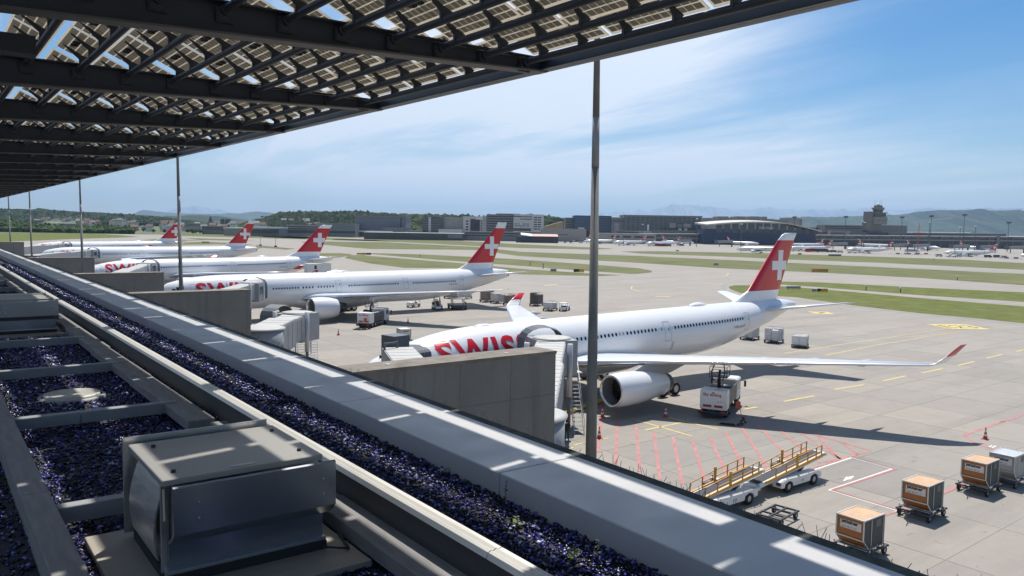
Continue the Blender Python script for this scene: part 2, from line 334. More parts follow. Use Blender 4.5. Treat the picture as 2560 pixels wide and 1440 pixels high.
for q in(((2110,1203),(2118,1193)),((2118,1200),(2126,1192)),((2124,1199),(2133,1191)),((2473,1118),(2480,1114)),((2480,1120),(2490,1115)),((2500,1056),(2516,1054))): paint('white_mark',q,.13,mwht)
# ------------------------------------------------------------------ hills and mountains, far to near
def fol(name,col,isl=.35): return M(name,col,.9,var=.3,scale=.02,world=True,spec=.15,island=isl)
mhill=M('wooded_slope',(.035,.052,.022),.95,var=.55,scale=.010,world=True,spec=.05,dirt=.6,dscale=.0022,dcol=(.075,.085,.035))
mrock=M('alpine_rock',(.22,.24,.28),.9,var=.5,scale=.0006,world=True,dirt=.6,dscale=.0003,dcol=(.5,.52,.55))
mfield=M('stubble_field',(.36,.28,.15),.95,var=.2,scale=.02,world=True)
def ridge(name,dist,px,mat,depth,rough,seed,rows=7,step=6.0,jag=1.0):
    """a ridge whose skyline runs through the sighted points, with a slope falling to the plain on both sides"""
    rng=random.Random(seed); xs=[p[0] for p in px]; ys=[p[1] for p in px]; X=np.arange(xs[0],xs[-1]+.1,step); Y=np.interp(X,xs,ys)
    crest=[]
    for x,y in zip(X,Y):
        p=D(x,y,dist*(1+.04*math.sin(x*.013+seed))); crest.append(p)
    fw=Vector((cf.x,cf.y,0)).normalized(); rowsv=[]
    prof=[(-1.0,0),(-.72,.16),(-.48,.42),(-.28,.68),(-.12,.88),(0,1),(.2,.8),(.6,.35),(1.0,0)]
    for k,(a,h) in enumerate(prof):
        row=[]
        for i,p in enumerate(crest):
            n=(math.sin(i*.9+k*2.1+seed)+math.sin(i*.37+k*1.3))*.5; z=p.z*h*(1+(.22*n*(1-abs(a)) if k!=5 else 0))
            z+=rough*rng.uniform(-1,1)*(.35 if k==5 else .6)*(h>0); sh=depth*(a+.05*math.sin(i*.6+k)*(0<h<1))
            row.append((p.x+fw.x*sh,p.y+fw.y*sh,max(z,-5) if h>0 else -6))
        rowsv.append(row)
    o=MB().loft(rowsv,0,False,False,False).build(name,mat); o['kind']='structure'; return o
ridge('mountains',40000,[(400,545),(430,535),(470,521),(486,513),(500,520),(540,528),(560,526),(600,538),(660,548)],mrock,7000,110,1)
ridge('mountains',38000,[(1440,556),(1500,534),(1560,528),(1600,528),(1630,533),(1650,519),(1690,512),(1760,514),(1790,520),(1880,524),(1920,518),(1990,525),(2060,523),(2110,528),(2170,520),(2240,527),(2330,519),(2400,526),(2460,520),(2560,524),(2640,530)],mrock,7000,100,2)
ridge('hills',19000,[(230,560),(340,533),(380,527),(420,532),(520,535),(600,533),(640,528),(700,534),(760,545),(860,556)],mhill,2500,15,3)
ridge('hills',11000,[(1860,575),(1940,556),(2010,541),(2060,543),(2160,540),(2250,537),(2290,530),(2340,526),(2450,525),(2500,527),(2560,527),(2700,531)],mhill,2500,14,4)
ridge('hills',7000,[(300,556),(420,541),(500,537),(560,542),(640,552),(760,562)],mhill,900,5,5)
ridge('hills',3000,[(-160,516),(0,522),(60,524),(110,523),(170,528),(260,533),(330,536),(390,541),(450,548),(520,560),(560,566)],mhill,600,6,6,step=3.0)
ridge('hills',1850,[(640,571),(670,552),(690,537),(715,531),(760,530),(820,529),(900,530),(960,534),(1100,536),(1200,541),(1330,536),(1400,544),(1480,556),(1560,566)],mhill,420,5,7,step=3.0)
ridge('hills',2150,[(-80,557),(60,553),(200,552.5),(300,555),(400,559),(500,563),(600,566),(700,568),(820,571)],M('meadow',(.10,.125,.05),.95,var=.3,scale=.01,world=True),700,.6,9,step=12.0)
fo=[D(x,y,7000) for x,y in((2343,548),(2380,545),(2386,550),(2350,553))]
# open fields on the slopes
def field(px,dist,name='hill_field'):
    m_=MB(); f=[D(x,y,dist) for x,y in px]; bk=[p+Vector((cf.x,cf.y,0))*60 for p in f]; n=len(px); m_.add(f+bk,[tuple(range(n))]+[(i,(i+1)%n,n+(i+1)%n,n+i) for i in range(n)]); o=m_.build(name,mfield); o['kind']='structure'
field([(2338,549),(2384,545),(2388,550),(2352,553)],9800)
field([(1362,566),(1408,553),(1407,572),(1362,574)],1380); 
# ------------------------------------------------------------------ woods on the near hills
def icoclump(n,cen,rad,rng,flat=1.0):
    """n leaf clumps as faceted low polyhedra, one mesh"""
    b=np.array([(0,0,1),(.89,0,.45),(.28,.85,.45),(-.72,.53,.45),(-.72,-.53,.45),(.28,-.85,.45),(.72,.53,-.45),(-.28,.85,-.45),(-.89,0,-.45),(-.28,-.85,-.45),(.72,-.53,-.45),(0,0,-1)])
    fc=[(0,1,2),(0,2,3),(0,3,4),(0,4,5),(0,5,1),(1,6,2),(2,7,3),(3,8,4),(4,9,5),(5,10,1),(6,7,2),(7,8,3),(8,9,4),(9,10,5),(10,6,1),(11,7,6),(11,8,7),(11,9,8),(11,10,9),(11,6,10)]
    V=[];F=[]
    for c,r in zip(cen,rad):
        q=b*rng.uniform(.72,1.25,(12,1))*np.array([r,r,r*flat]); o=len(V); V.extend(map(tuple,q+np.array(c))); F.extend([(a+o,bb+o,cc+o) for a,bb,cc in fc])
    return V,F
mwood=fol('wood_foliage',(.045,.072,.022),.45); mwood2=fol('wood_foliage_dark',(.030,.050,.022),.4); mwood3=fol('wood_foliage_light',(.075,.10,.028),.4)
def wood(name,dist0,dist1,sky,foot,n,r0_,r1_,mat,seed,label):
    rng=np.random.default_rng(seed); xs=[p[0] for p in sky]; C=[];Rd=[]
    for _ in range(n):
        x=rng.uniform(xs[0],xs[-1]); t=rng.random()**.8; ys=np.interp(x,xs,[p[1] for p in sky]); yf=np.interp(x,[p[0] for p in foot],[p[1] for p in foot])
        dd=dist0+(dist1-dist0)*(1-t); r=rng.uniform(r0_,r1_); y=ys+(yf-ys)*t; p=D(x,y,dd); C.append((p.x,p.y,max(p.z-r*.6,r*.4))); Rd.append(r)
    V,F=icoclump(n,C,Rd,rng,1.15); o=MB().add(V,F).build(name,mat); tag(o,label,'woodland',None,'stuff'); return o
wood('woodland',1380,1750,[(672,553),(690,540),(715,533),(740,530),(800,530),(860,528),(915,530),(960,534),(1010,537)],[(672,566),(760,566),(1010,566)],1500,4,9,mwood2,1,'wooded hill behind the grey hangar, far centre left')
wood('woodland',1350,1600,[(1010,538),(1060,540),(1110,537),(1160,536),(1210,540),(1240,541)],[(1010,575),(1240,575)],420,4,9,mwood,2,'leafy trees rising behind the dark glass office block')
wood('woodland',1400,1600,[(1340,538),(1400,544),(1440,549)],[(1340,572),(1440,572)],160,3,7,mwood2,3,'trees beside the stubble field behind the white office building')
wood('woodland',2300,2850,[(-60,522),(60,525),(170,530),(260,535),(330,538),(400,544),(470,556)],[(-60,548),(470,566)],900,7,14,mwood2,4,'forested ridge at the far left skyline')
wood('woodland',1080,1150,[(-60,548),(30,545),(60,553),(110,561),(160,566),(250,563),(330,566)],[(-60,580),(330,579)],420,3,6,mwood,5,'dense belt of trees along the far left field')
wood('woodland',1900,2300,[(250,538),(300,535),(360,541),(440,548),(480,556)],[(250,556),(480,562)],260,5,10,mwood2,6,'dark wooded knoll behind the left town')
# ================================================================== roof terrace: parapet, gravel, rails, vents
ZC=15.1; ZG=14.9
mcop=M('coping_sheet',(.46,.455,.45),.42,var=.05,scale=1.5,world=True,dirt=.18,dscale=.9,dcol=(.30,.30,.31),spec=.5)
mconc=M('weathered_concrete',(.20,.19,.165),.9,var=.3,scale=3,bump=.5,world=True,dirt=.7,dscale=1.2,dcol=(.08,.08,.06))
mroof=M('roof_membrane',(.03,.03,.04),.9)
msteel=M('brushed_steel',(.55,.55,.54),.33,metal=.9,var=.05,scale=6,st=(1,1,12),dirt=.25,dscale=3,dcol=(.35,.33,.30))
mrail=M('anodised_rail',(.56,.54,.49),.45,metal=.25,var=.08,scale=3,st=(6,.4,6),world=True,dirt=.3,dscale=1.5,dcol=(.36,.34,.30))
mbeam=M('grey_plank',(.21,.205,.20),.8,var=.22,scale=5,st=(4,.5,4),world=True,bump=.25,dirt=.6,dscale=2.2,dcol=(.12,.115,.11))
mframe=M('galvanised_frame',(.24,.25,.26),.6,metal=.2,var=.15,scale=3,world=True)
mblack=M('black_rubber',(.018,.018,.02),.7)
rf=MB(); rf.box(-12,2.60,-12,160,14.6,14.79).box(2.601,3.775,-12,160,14.6,14.88); rf.build('roof',mroof)['kind']='structure'
# building under the terrace
bd=thing('dock_building','grey concrete terminal building under the roof terrace, below the parapet','building',(0,0,0))
MB().box(-30,4.69,-12,160,0,14.55).build('wall',M('facade_concrete',(.27,.26,.24),.9,var=.15,scale=.6,world=True),bd)
pa=thing('roof_parapet','long grey sheet metal coping along the roof edge, striped with sunlight','parapet',(0,0,0))
cme=MB(); cme.bbox(3.76,4.60,.006,3.104,14.88,ZC,.008); cme=cme.mesh('coping_panel',mcop)
for k in range(-4,46): obj('coping_panel',cme,pa,(0,2.05+3.11*k,0))
MB().box(4.605,4.735,-12,160,14.4,15.088).box(4.737,4.765,-12,160,14.7,15.05).box(4.742,4.80,-12,160,14.7,14.94).build('concrete_edge',M('mossy_edge',(.045,.046,.038),.95,var=.5,scale=6,world=True,bump=.6,dirt=.7,dscale=3,dcol=(.10,.10,.08)),pa)
gk=MB().box(3.775,4.60,-.005,.005,14.88,ZC-.012).mesh('joint_gasket',mblack)
for k in range(-4,46): obj('joint_gasket',gk,pa,(0,2.05+3.11*k,0))
# glass gravel
def chips(name,xr,yr,n,s0,s1,mat,seed,label,z=ZG):
    rng=np.random.default_rng(seed); x=rng.uniform(*xr,n); u=rng.random(n); y=yr[0]+(yr[1]-yr[0])*u**1.7; k=np.sqrt((y+3)/9.); s=rng.uniform(s0,s1,n)*np.clip(k,1,2.6)
    b=np.array([(1,0,0),(0,1,0),(-1,0,0),(0,-1,0),(0,0,.5),(0,0,-.5)],float); q=rng.normal(size=(n,4)); q/=np.linalg.norm(q,axis=1)[:,None]
    a,bb,c,d=q.T; RM=np.stack([np.stack([1-2*(c*c+d*d),2*(bb*c-a*d),2*(bb*d+a*c)],1),np.stack([2*(bb*c+a*d),1-2*(bb*bb+d*d),2*(c*d-a*bb)],1),np.stack([2*(bb*d-a*c),2*(c*d+a*bb),1-2*(bb*bb+c*c)],1)],1)
    P=(b[None]*rng.uniform(.5,1.25,(n,6,1)))*s[:,None,None]; P=np.einsum('nij,nkj->nki',RM,P); P[:,:,2]*=.7; P+=np.stack([x,y,z+rng.uniform(-.005,.02,n)],1)[:,None]
    F=np.array([(0,1,4),(1,2,4),(2,3,4),(3,0,4),(1,0,5),(2,1,5),(3,2,5),(0,3,5)]); F=(F[None]+(np.arange(n)*6)[:,None,None]).reshape(-1,3)
    me=bpy.data.meshes.new(name); me.vertices.add(n*6); me.vertices.foreach_set('co',P.astype(np.float32).ravel()); me.loops.add(len(F)*3); me.loops.foreach_set('vertex_index',F.astype(np.int32).ravel()); me.polygons.add(len(F)); me.polygons.foreach_set('loop_start',np.arange(0,len(F)*3,3,dtype=np.int32)); me.update(calc_edges=True); me.materials.append(mat)
    return tag(obj(name,me),label,'gravel',None,'stuff')
mg=bpy.data.materials.new('blue_glass'); mg.use_nodes=True; t=mg.node_tree; b=t.nodes['Principled BSDF']; gi=t.nodes.new('ShaderNodeNewGeometry'); rp=t.nodes.new('ShaderNodeValToRGB'); t.links.new(gi.outputs['Random Per Island'],rp.inputs[0]); t.links.new(rp.outputs[0],b.inputs['Base Color'])
e=rp.color_ramp.elements; e[0].position=0; e[0].color=(.001,.001,.003,1); e[1].position=1; e[1].color=(.80,.80,.86,1)
for p_,c_ in((.45,(.003,.003,.022,1)),(.68,(.016,.016,.13,1)),(.86,(.05,.055,.33,1)),(.96,(.22,.23,.50,1))): q=e.new(p_); q.color=c_
b.inputs['Roughness'].default_value=.19; b.inputs['Specular IOR Level'].default_value=.45
chips('blue_glass_gravel',(3.0,3.76),(2.0,46),30000,.013,.028,mg,1,'blue glass gravel strip between the coping and the metal rail')
chips('blue_glass_gravel',(.78,2.60),(3.0,34),42000,.013,.028,mg,2,'blue glass gravel in the framed bays at lower left',14.80)
chips('blue_glass_gravel',(2.66,3.02),(2.4,30),9000,.012,.024,mg,3,'sliver of blue glass gravel beside the metal rail')
chips('blue_glass_gravel',(-1.6,.58),(3.5,16),14000,.013,.028,mg,4,'dark blue glass gravel left of the lowest beam',14.80)
# rail, plank beam, frame
rp_=[(x-.175,z+.13) for x,z in [(2.835,14.80),(2.835,15.0),(2.85,15.035),(2.872,15.045),(2.885,15.038),(2.91,15.05),(2.928,15.042),(2.95,15.046),(2.97,15.03),(2.98,15.0),(2.98,14.78)]]
tr=thing('metal_rail','pale ridged metal rail running along the blue glass gravel','rail')
rme=MB().ext([(a,b_) for a,b_ in rp_ if b_>15.1],'y',.004,5.996).mesh('rail_section',mrail); rbm=MB().box(2.668,2.797,.0,6.0,14.9,15.128).mesh('rail_body',M('rail_body_dark',(.035,.036,.04),.6))
for k in range(-1,20): obj('rail_section',rme,tr,(0,-2.23+6*k,0)); obj('rail_body',rbm,tr,(0,-2.23+6*k,0))
MB().box(2.68,2.79,-8,112,14.80,14.93).build('rail_foot',mblack,tr)
pb=thing('grey_plank_beam','row of long grey planks lying beside the metal rail','plank')
pme=MB().bbox(2.42,2.70,.006,2.994,14.84,14.95,.006).mesh('plank',mbeam)
for k in range(-2,26):
    o=obj('plank',pme,pb,(random.uniform(-.008,.008),-.2+3*k,random.uniform(-.008,.004))); o.rotation_euler=(0,random.uniform(-.01,.01),random.uniform(-.002,.002))
tf=thing('roof_track_frame','dark grey ladder frame of beams and crossbars over the glass gravel','frame')
bme=MB().bbox(.575,.765,.004,2.996,14.70,15.0,.006).mesh('long_beam',mbeam)
for k in range(-1,20): obj('long_beam',bme,tf,(0,.98+3*k,0))
xme=MB().bbox(.768,2.415,-.055,.055,14.86,14.985,.006).mesh('crossbar',mframe)
for k in range(-1,18): obj('crossbar',xme,tf,(0,6.62+3.24*k,0))
mh=thing('manhole_cover','round metal cover lying in the blue gravel','cover',(1.56,11.6,14.81))
MB().lathe([(.0,.34),(.05,.33),(.055,.30),(.045,.29),(.045,0.001)],28,(0,0,0),'z').build('lid',M('cover_metal',(.42,.40,.35),.5,metal=.3,var=.1,scale=4),mh); MB().lathe([(-.01,.40),(.02,.39),(.025,.35)],28,(0,0,0),'z').build('rim',mframe,mh)
# vent hoods
def vent():
    t=thing('roof_vent','','vent'); hs=M('hood_sheet',(.33,.36,.40),.24,metal=.85,var=.04,scale=2)
    body=MB(); body.bbox(.04,1.0,.13,.95,.04,.63,.02); body.build('body',msteel,t)
    lid=MB(); lid.bbox(-.03,1.0,0.02,.98,.635,.672,.005); L=lid.build('lid',M('lid_sheet',(.34,.33,.305),.42,metal=.5,var=.04,scale=2),t)
    s=MB()
    for x,y in((.07,.16),(.10,.82),(.90,.19),(.93,.80)): s.lathe([(.672,.016),(.688,.014),(.690,.001)],10,(x,y,0),'z')
    s.build('lid_screw',mblack,L); MB().box(.40,.55,.06,.085,.672,.678).build('lid_plate',msteel,L)
    f=MB(); f.ext([(-.02,.635),(-.035,.625),(-.035,.33),(.06,.25),(.12,.24),(.12,.26),(.065,.27),(-.022,.34),(-.022,.635)],'x',.02,1.07); F=f.build('front_hood',hs,t)
    r=MB()
    for x in(.17,.98):
        for z in(.42,.52): r.lathe([(-.043,.001),(-.041,.006),(-.034,.006)],8,(x,0,z),'y')
    r.build('rivet',msteel,F); MB().box(.02,1.03,.10,.125,.07,.245).build('lower_panel',hs,t)
    MB().box(.0,1.05,.085,.13,.04,.068).build('lower_flange',msteel,t)
    h=MB(); pts=[]
    for a in range(0,9): q=a/8; pts.append((.035-.075*math.sin(q*PI*.75),.60-.50*q))
    ring=[(x,z) for x,z in pts]+[(x+.012,z) for x,z in pts[::-1]]
    h.loft([[(x,.22,z) for x,z in ring],[(x,.93,z) for x,z in ring]],0,False); h.build('side_hood',msteel,t)
    MB().box(-.012,.032,.13,.16,.05,.63).build('corner_strip',msteel,t); MB().bar((-.01,.08,.60),(-.02,.02,.42),.012,.03).build('hinge',M('hinge_brass',(.45,.36,.22),.4,metal=.7),t)
    MB().box(1.005,1.025,.16,.93,.1,.6).build('side_panel',msteel,t)
    MB().box(.0,1.05,.07,1.0,-.02,.045).build('rubber_skirt',mblack,t)
    MB().box(-.05,.98,1.05,1.065,.02,.705).build('rear_upstand',msteel,t)
    MB().bbox(-.28,1.22,-.28,1.22,-.06,-.015,.004).build('base_plate',M('plate_sheet',(.30,.27,.23),.6,metal=.3,var=.08,scale=2),t)
    MB().path([(1.0,.03,.02),(1.16,-.05,-.0),(1.22,.25,-.0)],.008,6).build('cable',mblack,t)
    return t
v1=vent(); v1.location=(1.17,5.0,14.87); v1['label']='large stainless steel roof vent with lid and hood, lower left front'
dup(v1,(1.17,18.2,14.87),0,'second steel roof vent, farther back at the left picture edge')
# weeds in the gravel
mleaf=M('weed_leaf',(.16,.20,.045),.7,trans=.35,var=.2,scale=20); mleafd=M('weed_leaf_dark',(.07,.085,.03),.8,trans=.2)
def weed(loc,h,kind,label):
    rng=random.Random(int(loc[1]*100)); t=thing('weed',label,'weed',loc); st=MB(); lf=MB()
    if kind=='grass':
        for i in range(9):
            a=rng.uniform(0,6.28); l=h*rng.uniform(.6,1.1); pts=[]
            for q in(0,.35,.7,1): pts.append((math.cos(a)*l*q*q*.9,math.sin(a)*l*q*q*.9,l*q*(1-.35*q)))
            for j in range(3):
                w_=.006*(1-j*.3); n=Vector((-math.sin(a),math.cos(a),0))*w_; n2=n*.6 if j<2 else n*.05; A_=Vector(pts[j]);B_=Vector(pts[j+1]); lf.add([A_-n,A_+n,B_+n2,B_-n2],[(0,1,2,3)])
        lf.build('blade',mleaf,t)
    else:
        top=(rng.uniform(-.03,.03),rng.uniform(-.03,.03),h); st.tube((0,0,-.01),top,.004,.002,5); st.build('stem',mleafd,t)
        for i in range(int(14+h*60)):
            q=rng.uniform(.15,1); a=rng.uniform(0,6.28); l=(.05 if kind=='broad' else .028)*rng.uniform(.7,1.3)*(1.2-q*.6); c=Vector(top)*q; d=Vector((math.cos(a),math.sin(a),rng.uniform(-.1,.6))).normalized(); n=d.cross(Vector((0,0,1))).normalized()*l*.32
            lf.add([c,c+d*l*.5+n,c+d*l,c+d*l*.5-n],[(0,1,2,3)])
        lf.build('leaf',mleaf if kind=='broad' else mleafd,t)
for px,py,h,k,lab in ((1260,1262,.20,'stalk','tall dark weed by the coping joint, lower centre'),(1295,1318,.10,'broad','bright leafy weed in the sunlit gravel below the dark stalk weed'),(1492,1400,.15,'stalk','dark weed nearest the bottom edge beside the coping'),(1436,1405,.12,'broad','broad leafed weed near the bottom edge of the gravel strip'),(572,948,.13,'grass','pale grass tuft in the gravel, left of the big concrete wall'),(500,912,.06,'broad','small yellow green weed left of the pale grass tuft'),(487,890,.12,'stalk','thin weed stalk against the coping, third tuft from the left'),(297,806,.13,'broad','upright green weed in the left half of the gravel strip'),(360,845,.05,'broad','low green weed on the sunlit gravel, left half'),(208,755,.08,'grass','little grass blade tuft at the far left of the gravel strip'),(130,718,.06,'broad','low weed near the far left end of the gravel strip'),(1130,1178,.05,'broad','tiny weed near the coping between the two dark stalks'),(655,985,.05,'grass','small dry grass by the rail, centre left'),(15,1005,.14,'grass','grass tuft at the left picture edge beside the beam'),(200,1060,.10,'stalk','thin dry stalk in the shaded gravel bay')):
    p=G(px,py,ZG+.01); weed((p.x,p.y,p.z),h,k,lab)
# bird spikes
ms=M('spike_wire',(.17,.155,.14),.5,metal=.4)
def spikes():
    rng=random.Random(4); t=thing('bird_spike_strip','thin wire bird spikes standing on the roof edge','bird spikes',(0,0,0),0,'bird spikes along the roof edge')
    MB().box(-.015,.015,.02,.98,0,.008).build('base_strip',ms,t); m=MB()
    for i in range(17):
        y=.04+i*.056; a=rng.uniform(-.5,.5); l=rng.uniform(.12,.23); 
        for s in(-1,1):
            if rng.random()<.15: continue
            m.tube((0,y,.0),(rng.uniform(-.05,.09),y+s*rng.uniform(.02,.09),l*rng.uniform(.8,1)),.0030,.0022,4)
    o=m.build('spike_wires',ms,t); o['kind']='stuff'; return t
ORD=['first','second','third','fourth','fifth','sixth','seventh','eighth','ninth','tenth','eleventh','twelfth','thirteenth','fourteenth','fifteenth','sixteenth','seventeenth','eighteenth','nineteenth','twentieth','twenty first','twenty second','twenty third','twenty fourth','twenty fifth','twenty sixth','twenty seventh','twenty eighth','twenty ninth','thirtieth','thirty first','thirty second','thirty third','thirty fourth','thirty fifth','thirty sixth','thirty seventh','thirty eighth','thirty ninth','fortieth','forty first','forty second','forty third','forty fourth']
sp0=spikes(); sp0.location=(4.76,1.0,14.945); sp0['label']='strip of wire bird spikes at the lower right end of the roof edge'; ns_=0
for k in range(1,44):
    if k in(9,10): continue
    ns_+=1; dup(sp0,(4.76+random.uniform(-.02,.02),1.0+k,14.945),random.uniform(-.02,.02),'%s strip of bird spikes on the roof edge, counted from the lower right'%ORD[ns_])
# ================================================================== solar canopy
mdark=M('canopy_steel',(.030,.034,.045),.5,spec=.4); mflange=M('flange_steel',(.085,.08,.075),.5)
mglass=M('panel_laminate',(.74,.70,.62),.4,trans=.6); mcell=M('solar_cell',(.215,.21,.195),.5,trans=.55,island=.12)
cn=thing('solar_canopy','dark steel roof canopy carrying rows of translucent solar panels','canopy')
BAY=6.3; Y0=5.1; PUR=[8.68-.865*j for j in range(15)]
gp=[(-4.2,19.41),(9.14,19.90),(9.14,20.08),(-4.2,20.14)]
gm=MB(); gm.ext(gp,'y',-.012,.012)
zb=lambda x:19.57+.0368*x
gm.hexa([(-4.2,-.15,zb(-4.2)-.03),(9.14,-.15,zb(9.14)-.03),(9.14,.15,zb(9.14)-.03),(-4.2,.15,zb(-4.2)-.03),(-4.2,-.15,zb(-4.2)),(9.14,-.15,zb(9.14)),(9.14,.15,zb(9.14)),(-4.2,.15,zb(-4.2))],1)
gm.box(-4.2,9.14,-.13,.13,20.10,20.125)
gme=gm.mesh('girder',[mdark,mflange])
bk=MB(); bk.box(-.12,.12,-.06,-.012,-.16,.05); bk.box(-.10,.10,-.075,-.06,-.14,.03); bk.tube((0,-.06,0),(0,-.16,0),.072,.072,10); bk.tube((.09,-.06,-.10),(.09,-.085,-.10),.014,.014,6); bk.tube((-.09,-.06,-.10),(-.09,-.085,-.10),.014,.014,6)
bkme=bk.mesh('bracket',mdark); pume=MB().tube((0,.17,0),(0,BAY-.17,0),.058,.058,10,0,False).mesh('purlin',mdark)
NB=23
for k in range(-1,NB):
    y=Y0+BAY*k; obj('girder',gme,cn,(0,y,0))
    for j,p in enumerate(PUR):
        if k<14 and j<12: obj('bracket',bkme,cn,(p,y,20.0))
        if k<20 and j<15 and (k<16 or j<8): obj('purlin',pume,cn,(p,y,20.01))
MB().box(9.15,9.30,-6,Y0+BAY*NB,19.93,20.17).box(9.06,9.14,-6,Y0+BAY*NB,19.93,19.96).build('edge_beam',M('edge_beam_steel',(.05,.06,.075),.4,spec=.5),cn)
MB().box(.2,1.35,12.4,12.75,19.28,19.52).build('lamp_housing',mdark,cn)
# one module: two glass halves of cells on tapered arms
XA,XB,ZA,ZB=.475,1.05,20.42,20.15
def pt(u,v): return (XA+(XB-XA)*u,v,ZA+(ZB-ZA)*u)
LM=1.93
pg=MB(); pg.hexa([(XA,0,ZA),(XB,0,ZB),(XB,LM,ZB),(XA,LM,ZA),(XA,0,ZA+.012),(XB,0,ZB+.012),(XB,LM,ZB+.012),(XA,LM,ZA+.012)])
ce=MB(); nu,nv=4,12
for a in range(nu):
    for b_ in range(nv):
        u0=.05+a*.222; v0=.045+b_*.154; q=[pt(u0,v0),pt(u0+.188,v0),pt(u0+.188,v0+.144),pt(u0,v0+.144)]; ce.add([(x,y,z-.004) for x,y,z in q],[(0,1,2,3)])
ar=MB()
for yy in(0,):
    z0=20.0; ar.hexa([(.80,yy,20.0),(.86,yy,20.0),(.86,yy+.05,20.0),(.80,yy+.05,20.0),(XB-.25,yy,ZB+.07),(XB-.05,yy,ZB-.01),(XB-.05,yy+.05,ZB-.01),(XB-.25,yy+.05,ZB+.07)])
    ar.hexa([(XA+.06,yy+.01,ZA-.055),(.80,yy,20.13),(.80,yy+.05,20.13),(XA+.06,yy+.03,ZA-.055),(XA+.06,yy+.01,ZA-.034),(XB-.22,yy,ZB+.06),(XB-.22,yy+.05,ZB+.06),(XA+.06,yy+.03,ZA-.034)])
ar2=MB()
for yy in(.82,1.02): 
    c=pt(.34,yy); ar2.box(c[0]-.06,c[0]+.06,yy-.055,yy+.055,c[2]-.05,c[2]-.006)
ar2.path([pt(.4,.9),(XA+.36,.93,ZA-.14),(XA+.50,.98,ZA-.14),pt(.9,1.0)],.009,5)
pgm=pg.mesh('solar_panel',mglass); cem=ce.mesh('solar_cells',mcell); arm=ar.mesh('support_arm',mdark); jbm=ar2.mesh('junction_box',mblack)
rest=MB(); cells=MB()
n=0
def addm(dst,me,off):
    o=len(dst.v); dst.v.extend([(v.co.x+off[0],v.co.y+off[1],v.co.z+off[2]) for v in me.vertices])
    for p in me.polygons: dst.f.append([i+o for i in p.vertices]); dst.mi.append(0); dst.sm.append(False)
far=MB()
for k in range(-1,18):
    for j,p in enumerate([9.545]+PUR):
        for s_ in range(3):
            if j==0: continue
            off=(p-.0,Y0+BAY*k+.30+s_*2.0,0) 
            if p>8.2: off=(p-.0,off[1],0)
            if p+XB>9.1 : continue
            if k<7 and j<=12 and n<300:
                q=obj('solar_panel',pgm,cn,off); c=obj('solar_cells',cem,q); c['kind']='stuff'; obj('support_arm',arm,q,(0,.42,0)); obj('support_arm',arm,q,(0,1.42,0)); obj('junction_box',jbm,q); n+=1
            else:
                addm(rest,pgm,off); 
                if k<10: addm(cells,cem,off); addm(far,arm,(off[0],off[1]+.42,0)); addm(far,arm,(off[0],off[1]+1.42,0))
o=rest.build('solar_panel_rows',mglass,cn); o['kind']='stuff'; c=cells.build('solar_cells',mcell,o); c['kind']='stuff'; c=far.build('support_arms',mdark,o); c['kind']='stuff'
# ================================================================== airliners
mwhite=M('aircraft_white',(.80,.80,.80),.22,spec=.5,coat=.3,var=.015,scale=.3,dirt=.10,dscale=.35,dcol=(.62,.62,.60))
mgrey=M('aircraft_grey',(.50,.52,.54),.35); mredp=M('tail_red',(.52,.012,.018),.25,coat=.3,var=.03,scale=.3); mcross=M('emblem_white',(.72,.72,.72),.35)
mlip=M('polished_lip',(.70,.70,.71),.22,metal=.9); mdarkm=M('dark_metal',(.07,.068,.065),.45,metal=.6); mwin=M('cabin_glass',(.012,.014,.02),.12,spec=.6); mseal=M('panel_line',(.38,.40,.44),.6)
mtyre=M('tyre_rubber',(.02,.02,.021),.85); mhub=M('wheel_hub',(.45,.45,.45),.5,metal=.5); mletter=M('letter_red',(.58,.010,.022),.3); mreg=M('registration_grey',(.10,.11,.13),.4); mfan=M('fan_titanium',(.06,.06,.065),.4,metal=.6)
def naca(x): return 5*(.2969*math.sqrt(max(x,0))-.126*x-.3516*x*x+.2843*x**3-.1015*x**4)
AX=[0,.015,.06,.15,.30,.5,.72,.9,1.0]
def aring(le,ch,th,t,z,axis='wing',camber=.0):
    up=[(le+ch*x,naca(x)*ch*th) for x in AX]; lo=[(le+ch*x,-naca(x)*ch*th*(.75 if axis=='wing' else 1)) for x in AX[1:-1][::-1]]
    q=up+lo
    return [(s,t,z+h) for s,h in q] if axis=='wing' else [(s,h,z) for s,h in q]
